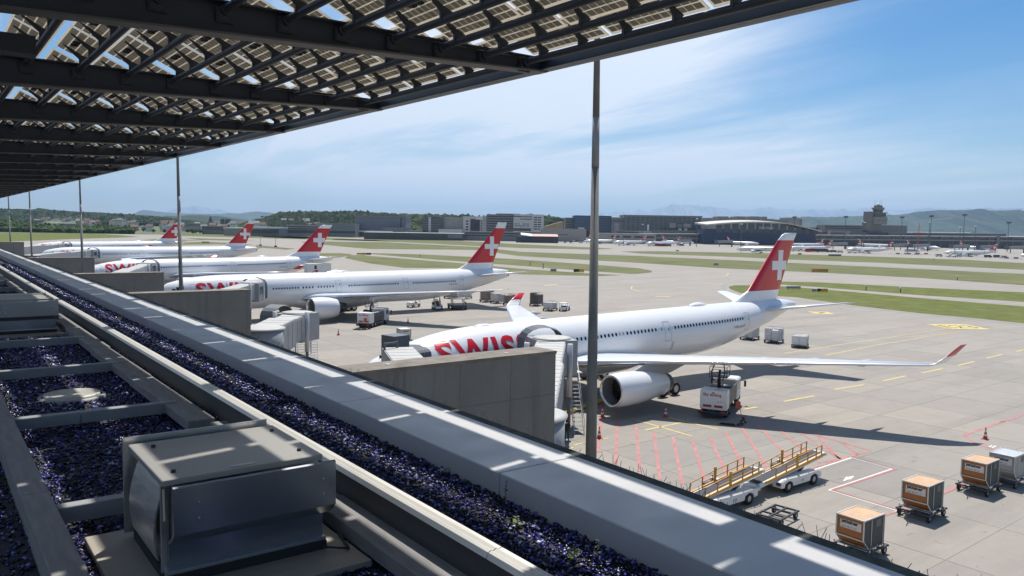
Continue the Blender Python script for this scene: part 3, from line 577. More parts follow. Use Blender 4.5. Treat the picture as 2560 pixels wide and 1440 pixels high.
A330=dict(L=64.2,R=2.82,z0=5.13,pit=.0095,nl=15.,nd=2.85,ne=2.5,tl=43.,tb=7.3,
  wing=[(0,18.4,12.4,3.75,.14),(2.8,20.4,10.7,4.0,.14),(9.4,24.6,7.5,4.75,.115),(19.,31.4,5.0,5.4,.105),(29.0,38.4,2.6,6.0,.10)],
  winglet=[(29.0,38.4,2.6,6.0,.10),(29.35,38.9,2.35,6.15,.09),(29.75,39.9,1.9,6.75,.08),(30.2,41.5,1.3,7.65,.07)],
  htp=[(.3,54.6,6.8,7.15,.10),(9.53,60.6,2.2,8.67,.09)],
  fin=[(7.9,48.2,11.8),(8.35,50.6,9.8),(9.66,53.9,7.0),(16.05,60.1,3.72),(16.75,61.0,3.25),(17.0,61.7,2.6)],
  cross=[(60.02,61.16,10.9,14.78),(58.65,62.2,12.23,13.4)],
  eng=dict(s=20.3,t=9.37,z=2.55,prof=[(1.5,1.22),(.35,1.22),(.06,1.27),(0,1.36),(.10,1.45),(.6,1.53),(1.6,1.58),(3.0,1.55),(4.8,1.40),(6.6,1.08),(7.1,.98)],noz=[(7.05,.99),(7.75,.86),(7.7,.80),(6.4,.75),(6.4,.45),(7.4,.36),(8.0,.02)],fan=(1.45,1.215)),
  pyl=(23.2,31.5), gear=(32.6,5.2,.69), ngear=6.6,
  runs=[(18.6,25.2),(25.75,27.9),(29.55,33.95),(37.15,49.8)], wz=(6.33,.016,25.6), blanks=[28.42,28.95,34.9], doors=[(4.6,5.75),(16.2,17.3),(35.35,36.35),(50.35,51.3)],
  text=(6.4,16.5,4.92,7.18), reg=('HB-JHF',47.9,2.3,5.55), hump=[(44.2,1.7,.55,.42),(12.9,1.1,.5,.16)], fair=[11.5,15.5,19.5,23.5])
B777=dict(L=73.4,R=3.1,z0=5.08,pit=.0004,nl=12.,nd=1.7,ne=2.6,tl=50.,tb=6.2,
  wing=[(0,21.8,14.6,3.4,.14),(3.1,24.0,12.6,3.65,.14),(9.7,28.4,9.2,4.4,.115),(20.,36.4,5.6,5.4,.10),(29.,43.6,3.3,6.2,.095)],
  winglet=[(29.,43.6,3.3,6.2,.095),(30.4,45.0,2.5,6.4,.09),(31.6,46.4,1.6,6.55,.08),(32.4,47.7,.7,6.66,.08)],
  htp=[(.3,62.4,7.8,6.6,.10),(10.75,69.6,2.6,8.0,.09)],
  fin=[(7.7,58.2,11.4),(8.15,59.9,9.3),(9.45,62.4,6.95),(16.95,69.8,2.75),(17.9,70.3,2.55),(18.2,70.6,2.2)],
  cross=[(68.25,69.33,10.95,15.13),(66.8,70.7,12.44,13.48)],
  eng=dict(s=22.4,t=9.65,z=2.5,prof=[(1.6,1.6),(.4,1.6),(.08,1.66),(0,1.76),(.12,1.87),(.7,1.96),(2.0,1.99),(3.4,1.88),(4.7,1.62),(4.85,1.58)],noz=[(4.8,1.5),(3.9,1.3),(4.0,1.15),(5.6,.95),(6.6,.72),(6.6,.5),(7.5,.02)],fan=(1.55,1.59)),
  pyl=(25.2,34.0), gear=(37.,5.5,.68), ngear=6.,
  runs=[(18.5,23.1),(24.1,25.9),(27.0,29.9),(33.2,43.7),(47.3,57.5)], wz=(5.68,.0055,18.), blanks=[], doors=[(4.6,5.8),(15.0,16.1),(30.5,31.65),(45.0,46.1),(58.65,59.75)],
  text=(5.4,16.75,4.7,7.05), reg=('HB-JNG',55.9,2.2,5.05), hump=[(33.,1.8,.55,.35)], fair=[13.,17.,21.,25.])
def sec(P,s):
    R_=P['R']; L=P['L']; top=P['z0']+P['pit']*s+R_; bot=P['z0']+P['pit']*s-R_; ry=R_
    if s<P['nl']: top-=P['nd']*(1-s/P['nl'])**P['ne']
    if s<1.6: top-=(1.0 if R_<3 else 1.6)*(1-s/1.6)**2
    if s<7.5: bot+=1.75*(1-s/7.5)**2
    if s<10.5: ry=R_*(1-(1-s/10.5)**2.2)**.6
    if s>P['tl']:
        q=(s-P['tl'])/(L-P['tl']); b0=P['z0']+P['pit']*s-R_; bot=b0+(P['tb']-b0)*q**1.45; ry=R_*(1-.86*q**1.7)
        top=min(top,P['z0']+P['pit']*55+R_) - (.0 if q<.75 else .5*((q-.75)/.25)**2)
    return (top+bot)/2,max(ry,.04),max((top-bot)/2,.04)
def surf(P,s,z):
    zc,ry,rz=sec(P,s); k=max(-.995,min(.995,(z-zc)/rz)); return -ry*math.sqrt(1-k*k)
def snorm(P,s,z):
    e=.02; a=Vector((0,surf(P,s,z+e)-surf(P,s,z-e),2*e)); b=Vector((2*e,surf(P,s+e,z)-surf(P,s-e,z),0)); n=b.cross(a).normalized()
    return n if n.y<0 else -n
def patch(mb,P,s0,s1,z0,z1,off,ns=3,nz=8,mi=0):
    g=[]
    for j in range(nz+1):
        for i in range(ns+1):
            s=s0+(s1-s0)*i/ns; z=z0+(z1-z0)*j/nz; g.append((s,surf(P,s,z)-off,z))
    mb.add(g,[(j*(ns+1)+i,j*(ns+1)+i+1,(j+1)*(ns+1)+i+1,(j+1)*(ns+1)+i) for j in range(nz) for i in range(ns)],mi,True)
def frame(mb,P,s0,s1,z0,z1,w_,off):
    patch(mb,P,s0,s0+w_,z0,z1,off,1,8); patch(mb,P,s1-w_,s1,z0,z1,off,1,8); patch(mb,P,s0,s1,z0,z0+w_,off,3,1); patch(mb,P,s0,s1,z1-w_,z1,off,3,1)
def fuselage_text(name,txt,P,s0,s1,z0,z1,mat,parent,bold,off=.016):
    import bmesh
    vs,fs=text_mesh(txt,1.0,bold,1.12); mx=max(v[0] for v in vs); my=max(v[1] for v in vs)
    bm=bmesh.new(); bv=[bm.verts.new((v[0]/mx*(s1-s0),v[1]/my*(z1-z0),0)) for v in vs]
    for f in fs:
        try: bm.faces.new([bv[i] for i in f])
        except ValueError: pass
    n=int((z1-z0)/.18)
    for k in range(1,n): bmesh.ops.bisect_plane(bm,geom=bm.verts[:]+bm.edges[:]+bm.faces[:],plane_co=(0,(z1-z0)*k/n,0),plane_no=(0,1,0))
    bm.verts.ensure_lookup_table(); pts=[]
    bm.verts.index_update()
    for v in bm.verts: s=s0+v.co.x; z=z0+v.co.y+P['pit']*(s-s0); pts.append((s,surf(P,s,z)-off,z))
    fc=[[v.index for v in f.verts] for f in bm.faces]; bm.free()
    return MB().add(pts,fc).build(name,mat,parent)
def finhalf(P,s,z):
    f=P['fin']; zs=[a[0] for a in f]; le=float(np.interp(z,zs,[a[1] for a in f])); ch=float(np.interp(z,zs,[a[2] for a in f])); return naca(min(max((s-le)/ch,0),1))*ch*.10
WINMESH={}
def wheel(mb,c,r,w_,mi=0,mh=1):
    c=Vector(c); mb.lathe([(-w_/2,r*.55),(-w_/2,r*.92),(-w_*.3,r),(w_*.3,r),(w_/2,r*.92),(w_/2,r*.55)],14,c,'y',mi); mb.lathe([(-w_*.42,.001),(-w_*.42,r*.55)],14,c,'y',mh); mb.lathe([(w_*.42,r*.55),(w_*.42,.001)],14,c,'y',mh)
def airliner(P,label,loc,psi,full=True,swiss=True,reg=None,name='airliner',redtail=False,group='white airliners with red tails at the near stands',nseg=28):
    t=thing(name,label,'airplane',loc,psi,group); L=P['L']
    st=[0,.12,.3,.6,1.0,1.6,2.4,3.4,4.6,6,7.5,9,10.5,12.5,15]+([20,26,32,38] if full else [28,38])+[P['tl']+(L-P['tl'])*q for q in(0,.08,.16,.25,.34,.43,.52,.61,.70,.78,.86,.92,.97,1.0)]
    rings=[]
    for s in st:
        zc,ry,rz=sec(P,s); rings.append([(s,ry*math.sin(2*PI*i/nseg),zc+rz*math.cos(2*PI*i/nseg)) for i in range(nseg)])
    mis=[0]*len(rings)
    if redtail: mis=[1 if s>P['tl']+3 else 0 for s in st]
    F=MB().loft(rings,0,True,True,True,mis).build('fuselage',[mwhite,mredp],t)
    # belly fairing
    c0=P['wing'][1]; b=MB(); rr=[]
    for q in(0,.06,.18,.4,.7,.9,1.0):
        s=c0[1]-3+q*(c0[2]+9); k=math.sin(PI*min(max(q,.02),.98))**.5; zc,ry,rz=sec(P,s); rr.append([(s,(ry*.55+ry*.50*k)*math.sin(a),zc-rz*.55+(-rz*.62*k-rz*.1)*math.cos(a)*(1 if math.cos(a)>0 else .4)) for a in[2*PI*i/16 for i in range(16)]])
    b.loft(rr).build('belly_fairing',mgrey if not full else M('fairing_white',(.68,.69,.70),.3),t)
    for sg in(-1,1):
        W=P['wing']; m_=MB()
        m_.loft([aring(le,ch,th,sg*tt,z) for tt,le,ch,z,th in W],0,True)
        wo=m_.build('wing',M('wing_grey',(.60,.62,.64),.28,coat=.2),t)
        le=MB(); 
        rgs=[]
        for tt,l,ch,z,th in W[1:]: rgs.append([(l-.03+ch*x,sg*tt,z+sgn*(naca(max(x,0))*ch*th*(1 if sgn>0 else .75)+.012)) for x,sgn in((.055,1),(.03,1),(.008,1),(0,1),(.008,-1),(.03,-1))])
        le.loft(rgs,0,True,False,False).build('leading_edge',mlip,wo)
        wl=P['winglet']; wr=[]
        for tt,l,ch,z,th in wl:
            k=(tt-wl[0][0])/(wl[-1][0]-wl[0][0]); a=k*(1.05 if P is A330 else .0); r=aring(l,ch,th,0,0); wr.append([(x,sg*(tt-h*math.sin(a)),z+h*math.cos(a)) for x,_,h in r])
        m_=MB(); m_.loft(wr,0,True,True,True,[0,0,1,1] if P is A330 else [0,0,0,1]).build('winglet',[mwhite,mredp],t)
        if full:
            for tt in P['fair']:
                i=np.interp(tt,[w_[0] for w_ in W],range(len(W))); a=int(min(i,len(W)-2)); k=i-a; le_=W[a][1]+(W[a+1][1]-W[a][1])*k; ch=W[a][2]+(W[a+1][2]-W[a][2])*k; z=W[a][3]+(W[a+1][3]-W[a][3])*k
                sc=.75+.25*ch/7; MB().lathe([(0,.02),(.5*sc,.16*sc),(1.5*sc,.28*sc),(2.8*sc,.24*sc),(4.1*sc,.02)],8,(le_+ch*.55,sg*tt,z-.22),'x',0,True,None,1.3).build('flap_fairing',mgrey,t)
        H=P['htp']; MB().loft([aring(l,ch,th,sg*tt,z) for tt,l,ch,z,th in H],0,True).build('stabilizer',mwhite,t)
        e=P['eng']; ex=(e['s'],sg*e['t'],e['z']); pf=e['prof']; n=28 if full else 14
        eo=thing('engine','','',ex); eo.parent=t; 
        for k_ in('label','category'):
            if k_ in eo: del eo[k_]
        MB().lathe(pf[4:],n,(0,0,0),'x',0).build('cowling',mwhite,eo); MB().lathe(pf[1:5],n,(0,0,0),'x').build('intake_lip',mlip,eo); MB().lathe(pf[:2],n,(0,0,0),'x').build('intake_duct',M('duct_grey',(.22,.22,.23),.5),eo)
        MB().lathe(e['noz'],n,(0,0,0),'x').build('exhaust_nozzle',mdarkm,eo)
        fx,fr=e['fan']; fb=MB(); 
        nb=22 if full else 8
        for k_ in range(nb):
            a=2*PI*k_/nb; a2=a+2*PI/nb*.85; fb.add([(fx,.3*math.cos(a),.3*math.sin(a)),(fx-.06,fr*math.cos(a+.15),fr*math.sin(a+.15)),(fx+.10,fr*math.cos(a2+.15),fr*math.sin(a2+.15)),(fx+.10,.3*math.cos(a2),.3*math.sin(a2))],[(0,1,2,3)])
        fb.lathe([(fx+.16,.001),(fx+.16,fr)],n,(0,0,0),'x'); fo=fb.build('fan',mfan,eo); fo['kind']='stuff'
        MB().lathe([(fx-.55,.01),(fx-.4,.14),(fx-.1,.30),(fx+.05,.32)],12,(0,0,0),'x').build('spinner',mdarkm,eo)
        s0,s1=P['pyl']; zt=e['z']+(1.45 if P is A330 else 1.75); wz=np.interp(e['t'],[w_[0] for w_ in W],[w_[3] for w_ in W])
        MB().loft([[(s0,sg*(e['t']-.05),zt-.25),(s0,sg*(e['t']+.05),zt-.25),(s0,sg*(e['t']+.05),zt+.05),(s0,sg*(e['t']-.05),zt+.05)],[(s0+2.2,sg*(e['t']-.25),zt-.7),(s0+2.2,sg*(e['t']+.25),zt-.7),(s0+2.2,sg*(e['t']+.2),wz+.12),(s0+2.2,sg*(e['t']-.2),wz+.12)],[(s0+5,sg*(e['t']-.25),wz-1.25),(s0+5,sg*(e['t']+.25),wz-1.25),(s0+5,sg*(e['t']+.2),wz-.1),(s0+5,sg*(e['t']-.2),wz-.1)],[(s1,sg*(e['t']-.04),wz-.5),(s1,sg*(e['t']+.04),wz-.5),(s1,sg*(e['t']+.04),wz-.3),(s1,sg*(e['t']-.04),wz-.3)]],0,False).build('pylon',M('pylon_grey',(.36,.36,.37),.4),t)
        gs,gt,gr=P['gear']; g=MB(); g.tube((gs,sg*gt,gr),(gs-.1,sg*gt*.95,3.3),.16,.2,8,1)
        for dx in((-.95,.95) if P is A330 else (-1.3,0,1.3)):
            for dy in(-.62,.62): wheel(g,(gs+dx,sg*gt+dy,gr),gr,.42)
        g.bar((gs-1.2,sg*gt,gr),(gs+1.2,sg*gt,gr),.2,.24,1); g.build('main_gear',[mtyre,mhub],t)
    g=MB(); gs=P['ngear']; g.tube((gs,0,.45),(gs-.1,0,3.0),.11,.14,8,1); wheel(g,(gs,-.32,.52),.52,.32); wheel(g,(gs,.32,.52),.52,.32); g.build('nose_gear',[mtyre,mhub],t)
    f=P['fin']; rgs=[]
    for z,le,ch in f: rgs.append([(s,h,z+(s-le-ch*.6)*.0) for s,h,_ in aring(le,ch,.10,0,z,'fin')])
    fo=MB().loft(rgs,0,True,True,True,[0,0,1,0,0,0]).build('tail_fin',[mwhite,mredp],t)
    em=MB()
    for sg in(-1,1):
        for s0,s1,z0,z1 in P['cross']:
            k=1 if s1-s0>2 else 0; gp=[]; ns=8; nz=6
            for j in range(nz+1):
                for i in range(ns+1): s=s0+(s1-s0)*i/ns; z=z0+(z1-z0)*j/nz; gp.append((s,sg*(finhalf(P,s,z)+.014+.003*k),z))
            em.add(gp,[(j*(ns+1)+i,j*(ns+1)+i+1,(j+1)*(ns+1)+i+1,(j+1)*(ns+1)+i) for j in range(nz) for i in range(ns)],0,True)
    em.build('cross_emblem',mcross,fo)
    zc,ry,rz=sec(P,L); MB().lathe([(L-.02,rz*.9),(L+.05,rz*.75),(L+.04,.01)],10,(0,0,zc),'x').build('exhaust_cone',mdarkm,t)
    cw=MB()
    for i in range(3): patch(cw,P,1.9+i*.62,2.42+i*.62,P['z0']+.55+i*.22,P['z0']+1.05+i*.28,.012,2,2)
    cw.build('cockpit_window',mwin,t)
    if full:
        key='cabin_window'
        if key not in WINMESH:
            mb=MB(); oc=[(.125*math.copysign(abs(math.cos(a))**.7,math.cos(a)),.185*math.copysign(abs(math.sin(a))**.7,math.sin(a))) for a in[2*PI*i/12 for i in range(12)]]
            mb.loft([[(a,0,b_) for a,b_ in oc],[(a,-.012,b_) for a,b_ in oc]],0,False); WINMESH[key]=mb.mesh(key,mwin); WINMESH['blank']=mb.mesh('blanked_window',mseal)
        def win(s,nm,me):
            z=P['wz'][0]+P['wz'][1]*(s-P['wz'][2]); n=snorm(P,s,z); x=Vector((1,0,0))-n*n.x; x.normalize(); y=-n; z_=x.cross(y); y=y.normalized()
            m=Matrix((x,y,z_)).transposed().to_4x4(); m.translation=Vector((s,surf(P,s,z),z)); obj(nm,me,t,None,m)
        for a,b_ in P['runs']:
            n=int(round((b_-a)/.535)); 
            for i in range(n+1): win(a+(b_-a)*i/n,'cabin_window',WINMESH[key])
        for s in P['blanks']: win(s,'blanked_window',WINMESH['blank'])
        for s0,s1 in P['doors']:
            zf=P['z0']+P['pit']*s0-.35+.012*max(0,s0-48)*.8; m_=MB(); frame(m_,P,s0,s1,zf,zf+2.1,.045,.012); dd=m_.build('cabin_door',mseal,t)
            m_=MB(); patch(m_,P,s0+.62*(s1-s0),s0+.72*(s1-s0),zf+1.15,zf+1.4,.014,1,2); m_.build('door_window',mwin,dd)
        if P is A330:
            m_=MB(); patch(m_,P,36.6,36.9,4.0,5.0,.01,1,3); m_.build('service_panel',mgrey,t)
        for hs,hl,hw,hh in P['hump']:
            zc,ry,rz=sec(P,hs); MB().loft([[(hs-hl+hl*2*q,hw*(math.sin(PI*max(.03,min(.97,q)))**.6)*math.cos(a),zc+rz-.06+hh*(math.sin(PI*max(.03,min(.97,q)))**.7)*math.sin(a)) for a in[PI*i/8 for i in range(9)]] for q in[i/8 for i in range(9)]],0,True).build('antenna_dome',mwhite,t)
        if swiss: 
            fuselage_text('airline_name','SWISS',P,*P['text'],mletter,t,.03)
        rg=P['reg']; fuselage_text('registration',reg or rg[0],P,rg[1],rg[1]+rg[2],rg[3],rg[3]+.42,mreg,t,.0,.014)
    return t
PSI=R(1.9)
jA=airliner(A330,'nearest white airliner with red tail and red winglets, parked right of the tall mast',(29.08,60.08,0),PSI)
jB=airliner(B777,'long white airliner with raked wingtips and big engine, second from the camera',(31.48,139.48,0),PSI)
jC=airliner(A330,'third white airliner, with a catering truck at its open rear door',(28.3,205.5,0),PSI,reg='HB-JHI'); 
jD=airliner(B777,'fourth white airliner, its tail left of the third red tail',(32.8,306,0),PSI,reg='HB-JNA')
jE=airliner(A330,'farthest near-side airliner, its tail half hidden by the left mast',(34.7,383,0),PSI,reg='HB-JHA')
# sharklet emblem on the near jet's far winglet
MB().box(0,.35,0,.02,0,.12)
def far_jet(label,px,py,ang,sc=.6,redtail=False):
    p=G(px,py); o=dup(FJ2 if redtail else FJ,(p.x,p.y,0),ang,label,sc); return o
FJ=airliner(A330,'',(0,0,0),0,full=False,group='small airliners at the far terminal',nseg=16); FJ2=airliner(A330,'',(0,0,0),0,full=False,redtail=True,group='small airliners at the far terminal',nseg=16)
def look(a): return math.atan2(math.cos(YAW+R(a)),math.sin(YAW+R(a)))
# heading angle of the tail end as seen from here: 90 = tail to the right, -90 = to the left, 0 = tail away
FJL=[('far airliner with red curved tail taxiing left in front of the terminal',1840,631,96,True),('far airliner parked left of the tall mast, nose left',1406,604,80,False),('far airliner half behind the tall mast, tail to the right',1458,609,84,False),('far airliner right of the mast with stairs at its side',1531,612,78,False),('far airliner behind the stairs, tail left of its neighbour',1600,610,-70,False),('far airliner with red van in front, beneath two red tails',1612,615,76,False),('far airliner nose towards the jet bridges, right of the twin tails',1735,613,-80,False),('far airliner nosed to the right in front of the arched hall',1898,615,-85,False),('white far airliner right behind the nearest red tail',1968,628,82,False),('white and blue far airliner behind the nearest tail',1972,618,80,False),('far airliner with boarding stairs below the control tower',2112,632,84,False),('far airliner at the jet bridge right of the stairs jet, nose right',2232,621,-86,False),('far airliner with swept red tail and raised wing, right half',2352,627,-62,False),('far airliner covered by stairs, near the right edge',2358,640,78,False),('far airliner parked under the tall lamp, nose right',2492,628,-74,False),('white far airliner cut off by the right picture edge',2548,648,75,False)]
first=True
used={False:False,True:False}
for lab,px,py,a,rt in FJL:
    p=G(px,py); b=math.atan2(p.x,p.y)+R(a); ang=PI/2-b
    src=FJ2 if rt else FJ
    if not used[rt]: src.location=(p.x,p.y,0); src.rotation_euler=(0,0,ang); src.scale=(.6,)*3; src['label']=lab; used[rt]=True
    else: dup(src,(p.x,p.y,0),ang,lab,.6)
# ================================================================== concrete fin walls, masts, jet bridges
mfin=bpy.data.materials.new('board_marked_concrete'); mfin.use_nodes=True
def _fin():
    t=mfin.node_tree; b=t.nodes['Principled BSDF']; N=t.nodes.new; L=t.links.new; g=N('ShaderNodeNewGeometry').outputs['Position']
    def noise(sc,st,det=6,ro=.6):
        mp=N('ShaderNodeMapping'); mp.inputs['Scale'].default_value=st; L(g,mp.inputs[0]); n=N('ShaderNodeTexNoise'); n.inputs['Scale'].default_value=sc; n.inputs['Detail'].default_value=det; n.inputs['Roughness'].default_value=ro; L(mp.outputs[0],n.inputs['Vector']); return n.outputs['Fac']
    def mr(f,a,b_,c=0.,d=1.):
        n=N('ShaderNodeMapRange'); L(f,n.inputs[0])
        for i,v in enumerate((a,b_,c,d)): n.inputs[i+1].default_value=v
        return n.outputs[0]
    def mix(f,a,c):
        x=N('ShaderNodeMixRGB')
        for i,v in enumerate((f,a,c)):
            if isinstance(v,tuple): x.inputs[i].default_value=(*v,1)
            else: L(v,x.inputs[i])
        return x.outputs[0]
    c=mix(mr(noise(.5,(1,1,1)),.3,.7),(.235,.23,.215),(.19,.186,.175))
    c=mix(mr(noise(1.6,(1,1,.06),8,.7),.52,.78,0,.75),c,(.10,.098,.092))
    c=mix(mr(noise(7,(1,1,.5),4),.3,.75,0,.35),c,(.17,.16,.14))
    L(c,b.inputs['Base Color']); b.inputs['Roughness'].default_value=.95; b.inputs['Specular IOR Level'].default_value=.2
_fin(); MATS['board_marked_concrete']=mfin
mjb=M('bridge_grey',(.30,.31,.32),.5,var=.05,scale=.8,dirt=.3,dscale=.6,dcol=(.2,.2,.19)); mjbl=M('bridge_roof',(.42,.41,.385),.6,var=.08,scale=1.5,dirt=.4,dscale=1.,dcol=(.35,.33,.30)); mjbd=M('bridge_dark',(.10,.115,.13),.5); mbel=M('bellows_grey',(.12,.135,.15),.7); mgal=M('galvanised',(.45,.46,.47),.45,metal=.5,var=.1,scale=4)
LABW=['nearest bare concrete wall, its top edge level with the nearest jet','second concrete wall, just right of the second mast','third concrete wall, between the second and the third mast','fourth concrete wall, ending below the fourth jet','farthest concrete wall at the left picture edge']
for k,(yw,zt) in enumerate(((28.3,11.35),(71.2,11.15),(102.6,11.0),(149.6,10.95),(259.,10.9))):
    t=thing('concrete_wall',LABW[k],'wall',(0,yw,0),R(.6),'concrete walls standing out from the dock')
    hs=3.1; 
    for i in range(7):
        x0=4.85+i*2.75; x1=min(x0+2.735,23.995)
        for j in range(4):
            z0=.01+j*hs; z1=min(z0+hs-.012,zt-.14)
            if z1-z0<.1: continue
            MB().box(x0,x1,0,1.55,z0,z1).build('concrete_panel',mfin,t)
    MB().box(4.85,23.97,.02,1.53,.0,zt-.15).build('core',M('joint_dark',(.10,.095,.085),.9),t)
    MB().box(4.85,24.03,-.03,1.58,zt-.137,zt).build('capping',M('mossy_capping',(.19,.165,.135),.95,var=.35,scale=1.2,world=True,dirt=.8,dscale=.8,dcol=(.10,.08,.06)),t)
    if k==0:
        for x,y in((15.5,.8),(21.5,.6),(9.,.9)): MB().lathe([(0,.12),(.03,.11),(.035,.001)],10,(x,y,zt),'z').build('drain_cap',mjbl,t)
# light masts (each leans a little)
mmast=M('mast_concrete',(.17,.165,.15),.8,var=.25,scale=2,st=(1,1,.4),dirt=.5,dscale=1.5,dcol=(.10,.10,.09),bump=.2); mband=M('mast_band',(.25,.25,.255),.6,var=.1,scale=3)
ML=['tall concrete light mast in the middle of the picture','light mast in front of the second jet, left of centre','slender light mast third from the right','slender light mast near the left edge, fourth from the right','thinnest light mast at the left picture edge']
for k,(d,a,b,r) in enumerate(((32.2,(1477.8,1120),(1492.3,150),.25),(82.8,(452.8,720),(443.8,393),.25),(133.6,(205.7,640),(199,450),.25),(184,(79,625),(73,480),.25),(235,(26,604),(20.5,491),.25))):
    p=D(*a,d); q=D(*b,d); v=(q-p)/(q.z-p.z); base=p-v*p.z; t=thing('light_mast',ML[k],'light mast',base,0,'light masts along the dock')
    rr=lambda z:.275-.0062*z
    zs=[0,8,15,19.6,21.6,28.5]
    if k: zs=[0,9,14,18.2,19.8,28.5]
    MB().tube(v*zs[0],v*zs[3],rr(0),rr(zs[3]),20).build('lower_pole',mmast,t); MB().tube(v*zs[3],v*zs[4],rr(zs[3])+.004,rr(zs[4])+.004,20).build('band',mband,t); MB().tube(v*zs[4],v*28.5,rr(zs[4]),rr(28.5),20).build('upper_pole',mmast,t)
    MB().box(-1.2,1.2,-.3,.3,28.5,29.2).build('lamp_head',mjbd,t).location=(v.x*28.5,v.y*28.5,0)
    MB().box(-.6,.6,-.6,.6,0,.35).build('footing',mmast,t)
def jet_bridge(label,base,head,zf,face,roof=True,stairs=True,column=True,cw=1.7):
    """base = rotunda centre, head = cab centre, face = direction the bellows point"""
    t=thing('jet_bridge',label,'jet bridge',(base[0],base[1],0),0,'jet bridges of the dock'); h=Vector((head[0]-base[0],head[1]-base[1],0)); L=h.length; d=h/L; n=Vector((-d.y,d.x,0)); up=Vector((0,0,1))
    zb=zf-.35
    MB().lathe([(zb-.3,1.95),(zb-.3,2.05),(zb+2.75,2.05),(zb+2.75,1.9)],28,(0,0,0),'z').build('rotunda',mjb,t); MB().lathe([(zb+2.75,2.2),(zb+2.85,2.2),(zb+2.95,1.9),(zb+3.05,.01)],28,(0,0,0),'z').build('rotunda_roof',mjbl,t); MB().tube((0,0,0),(0,0,zb-.3),.6,.6,16).build('rotunda_column',mjb,t)
    def tun(nm,a,b,w_,h0,h1,za,zc,mat):
        A_=d*a; B_=d*b; m=MB(); o=n*(w_/2); m.hexa([A_-o+up*(za+h0),B_-o+up*(zc+h0),B_+o+up*(zc+h0),A_+o+up*(za+h0),A_-o+up*(za+h1),B_-o+up*(zc+h1),B_+o+up*(zc+h1),A_+o+up*(za+h1)],0)
        ob=m.build(nm,mat,t); k=int((b-a)/1.25)
        for sgn in(-1,1):       # wall panels and roof sheets
            for i in range(k):
                q0=a+(b-a)*(i+.06)/k; q1=a+(b-a)*(i+.94)/k; z0=za+(zc-za)*(q0-a)/(b-a); z1=za+(zc-za)*(q1-a)/(b-a); e=n*sgn*(w_/2); f=n*sgn*(w_/2+.035)
                MB().hexa([d*q0+e+up*(z0+h0+.18),d*q1+e+up*(z1+h0+.18),d*q1+f+up*(z1+h0+.18),d*q0+f+up*(z0+h0+.18),d*q0+e+up*(z0+h1-.15),d*q1+e+up*(z1+h1-.15),d*q1+f+up*(z1+h1-.15),d*q0+f+up*(z0+h1-.15)]).build('wall_panel',mat,ob)
        for i in range(k):
            q0=a+(b-a)*(i+.04)/k; q1=a+(b-a)*(i+.96)/k; z0=za+(zc-za)*(q0-a)/(b-a); z1=za+(zc-za)*(q1-a)/(b-a); o=n*(w_/2-.08)
            MB().hexa([d*q0-o+up*(z0+h1),d*q1-o+up*(z1+h1),d*q1+o+up*(z1+h1),d*q0+o+up*(z0+h1),d*q0-o+up*(z0+h1+.05),d*q1-o+up*(z1+h1+.05),d*q1+o+up*(z1+h1+.05),d*q0+o+up*(z0+h1+.05)]).build('roof_sheet',mjbl,ob)
    mid=L*.55; z1=zb+(zf-zb)*.55
    tun('outer_tunnel',1.9,mid,2.9,0,2.85,zb,z1,mjb); tun('inner_tunnel',mid-.6,L-1.4,2.5,.12,2.65,z1-.02,zf,mjb)
    fd=Vector((math.cos(face),math.sin(face),0)); fn=Vector((-fd.y,fd.x,0)); c=h
    m=MB(); 
    def ob(nm,a0,a1,b0,b1,z0,z1,mat,cen=c):
        P=[cen+fd*x+fn*y+up*z for z in(z0,z1) for x,y in((a0,b0),(a1,b0),(a1,b1),(a0,b1))]; return MB().hexa(P).build(nm,mat,t)
    cb=ob('cab',-cw,cw,-1.75 if cw>1 else -cw,1.75 if cw>1 else cw,zf-.3,zf+2.75+(0 if cw>1 else .75),mjb if cw>1 else mjbd)
    if cw>1: m=MB(); m.lathe([(zf+2.76,1.7),(zf+2.84,1.7),(zf+2.90,1.3),(zf+2.94,.01)],20,c,'z'); m.build('cab_roof',mjbl,t); ob('cab_window',-1.2,1.2,1.755,1.775,zf+.9,zf+2.1,mwin); ob('cab_side_window',-1.2,1.2,-1.775,-1.755,zf+.9,zf+2.1,mwin)
    else:
        for a in(-2.2,-.9): P0=c+fd*a-fn*1.3; MB().bar(P0+up*(zf-.3),P0+up*(zf+3.2),.14,.14).build('frame_post',mjbd,t)
        MB().bar(c+fd*-2.2-fn*1.3+up*(zf+3.1),c+fd*-.9-fn*1.3+up*(zf+3.1),.14,.14).build('frame_rail',mjbd,t)
    # folding bellows: hoops
    for i in range(5):
        x=cw+.05+i*.36; bw=1.95 if cw>1 else 1.5; prof=[(-bw,zf-.1)]+[(-bw*math.cos(a),zf+1.7+(1.75 if cw>1 else .65)*math.sin(a)**.7) for a in[PI*q/10 for q in range(11)]]+[(bw,zf-.1)]
        m=MB(); r0_=[c+fd*x+fn*a+up*b for a,b in prof]; r1_=[c+fd*(x+.2)+fn*(a*1.03)+up*(zf+(b-zf)*1.03) for a,b in prof]; r2_=[c+fd*(x+.36)+fn*a+up*b for a,b in prof]; m.loft([r0_,r1_,r2_],0,False,False,False); m.build('bellows_fold',mbel,t)
    ob('bumper',1.75,3.6,-1.6,1.6,zf-.28,zf-.1,mjbl)
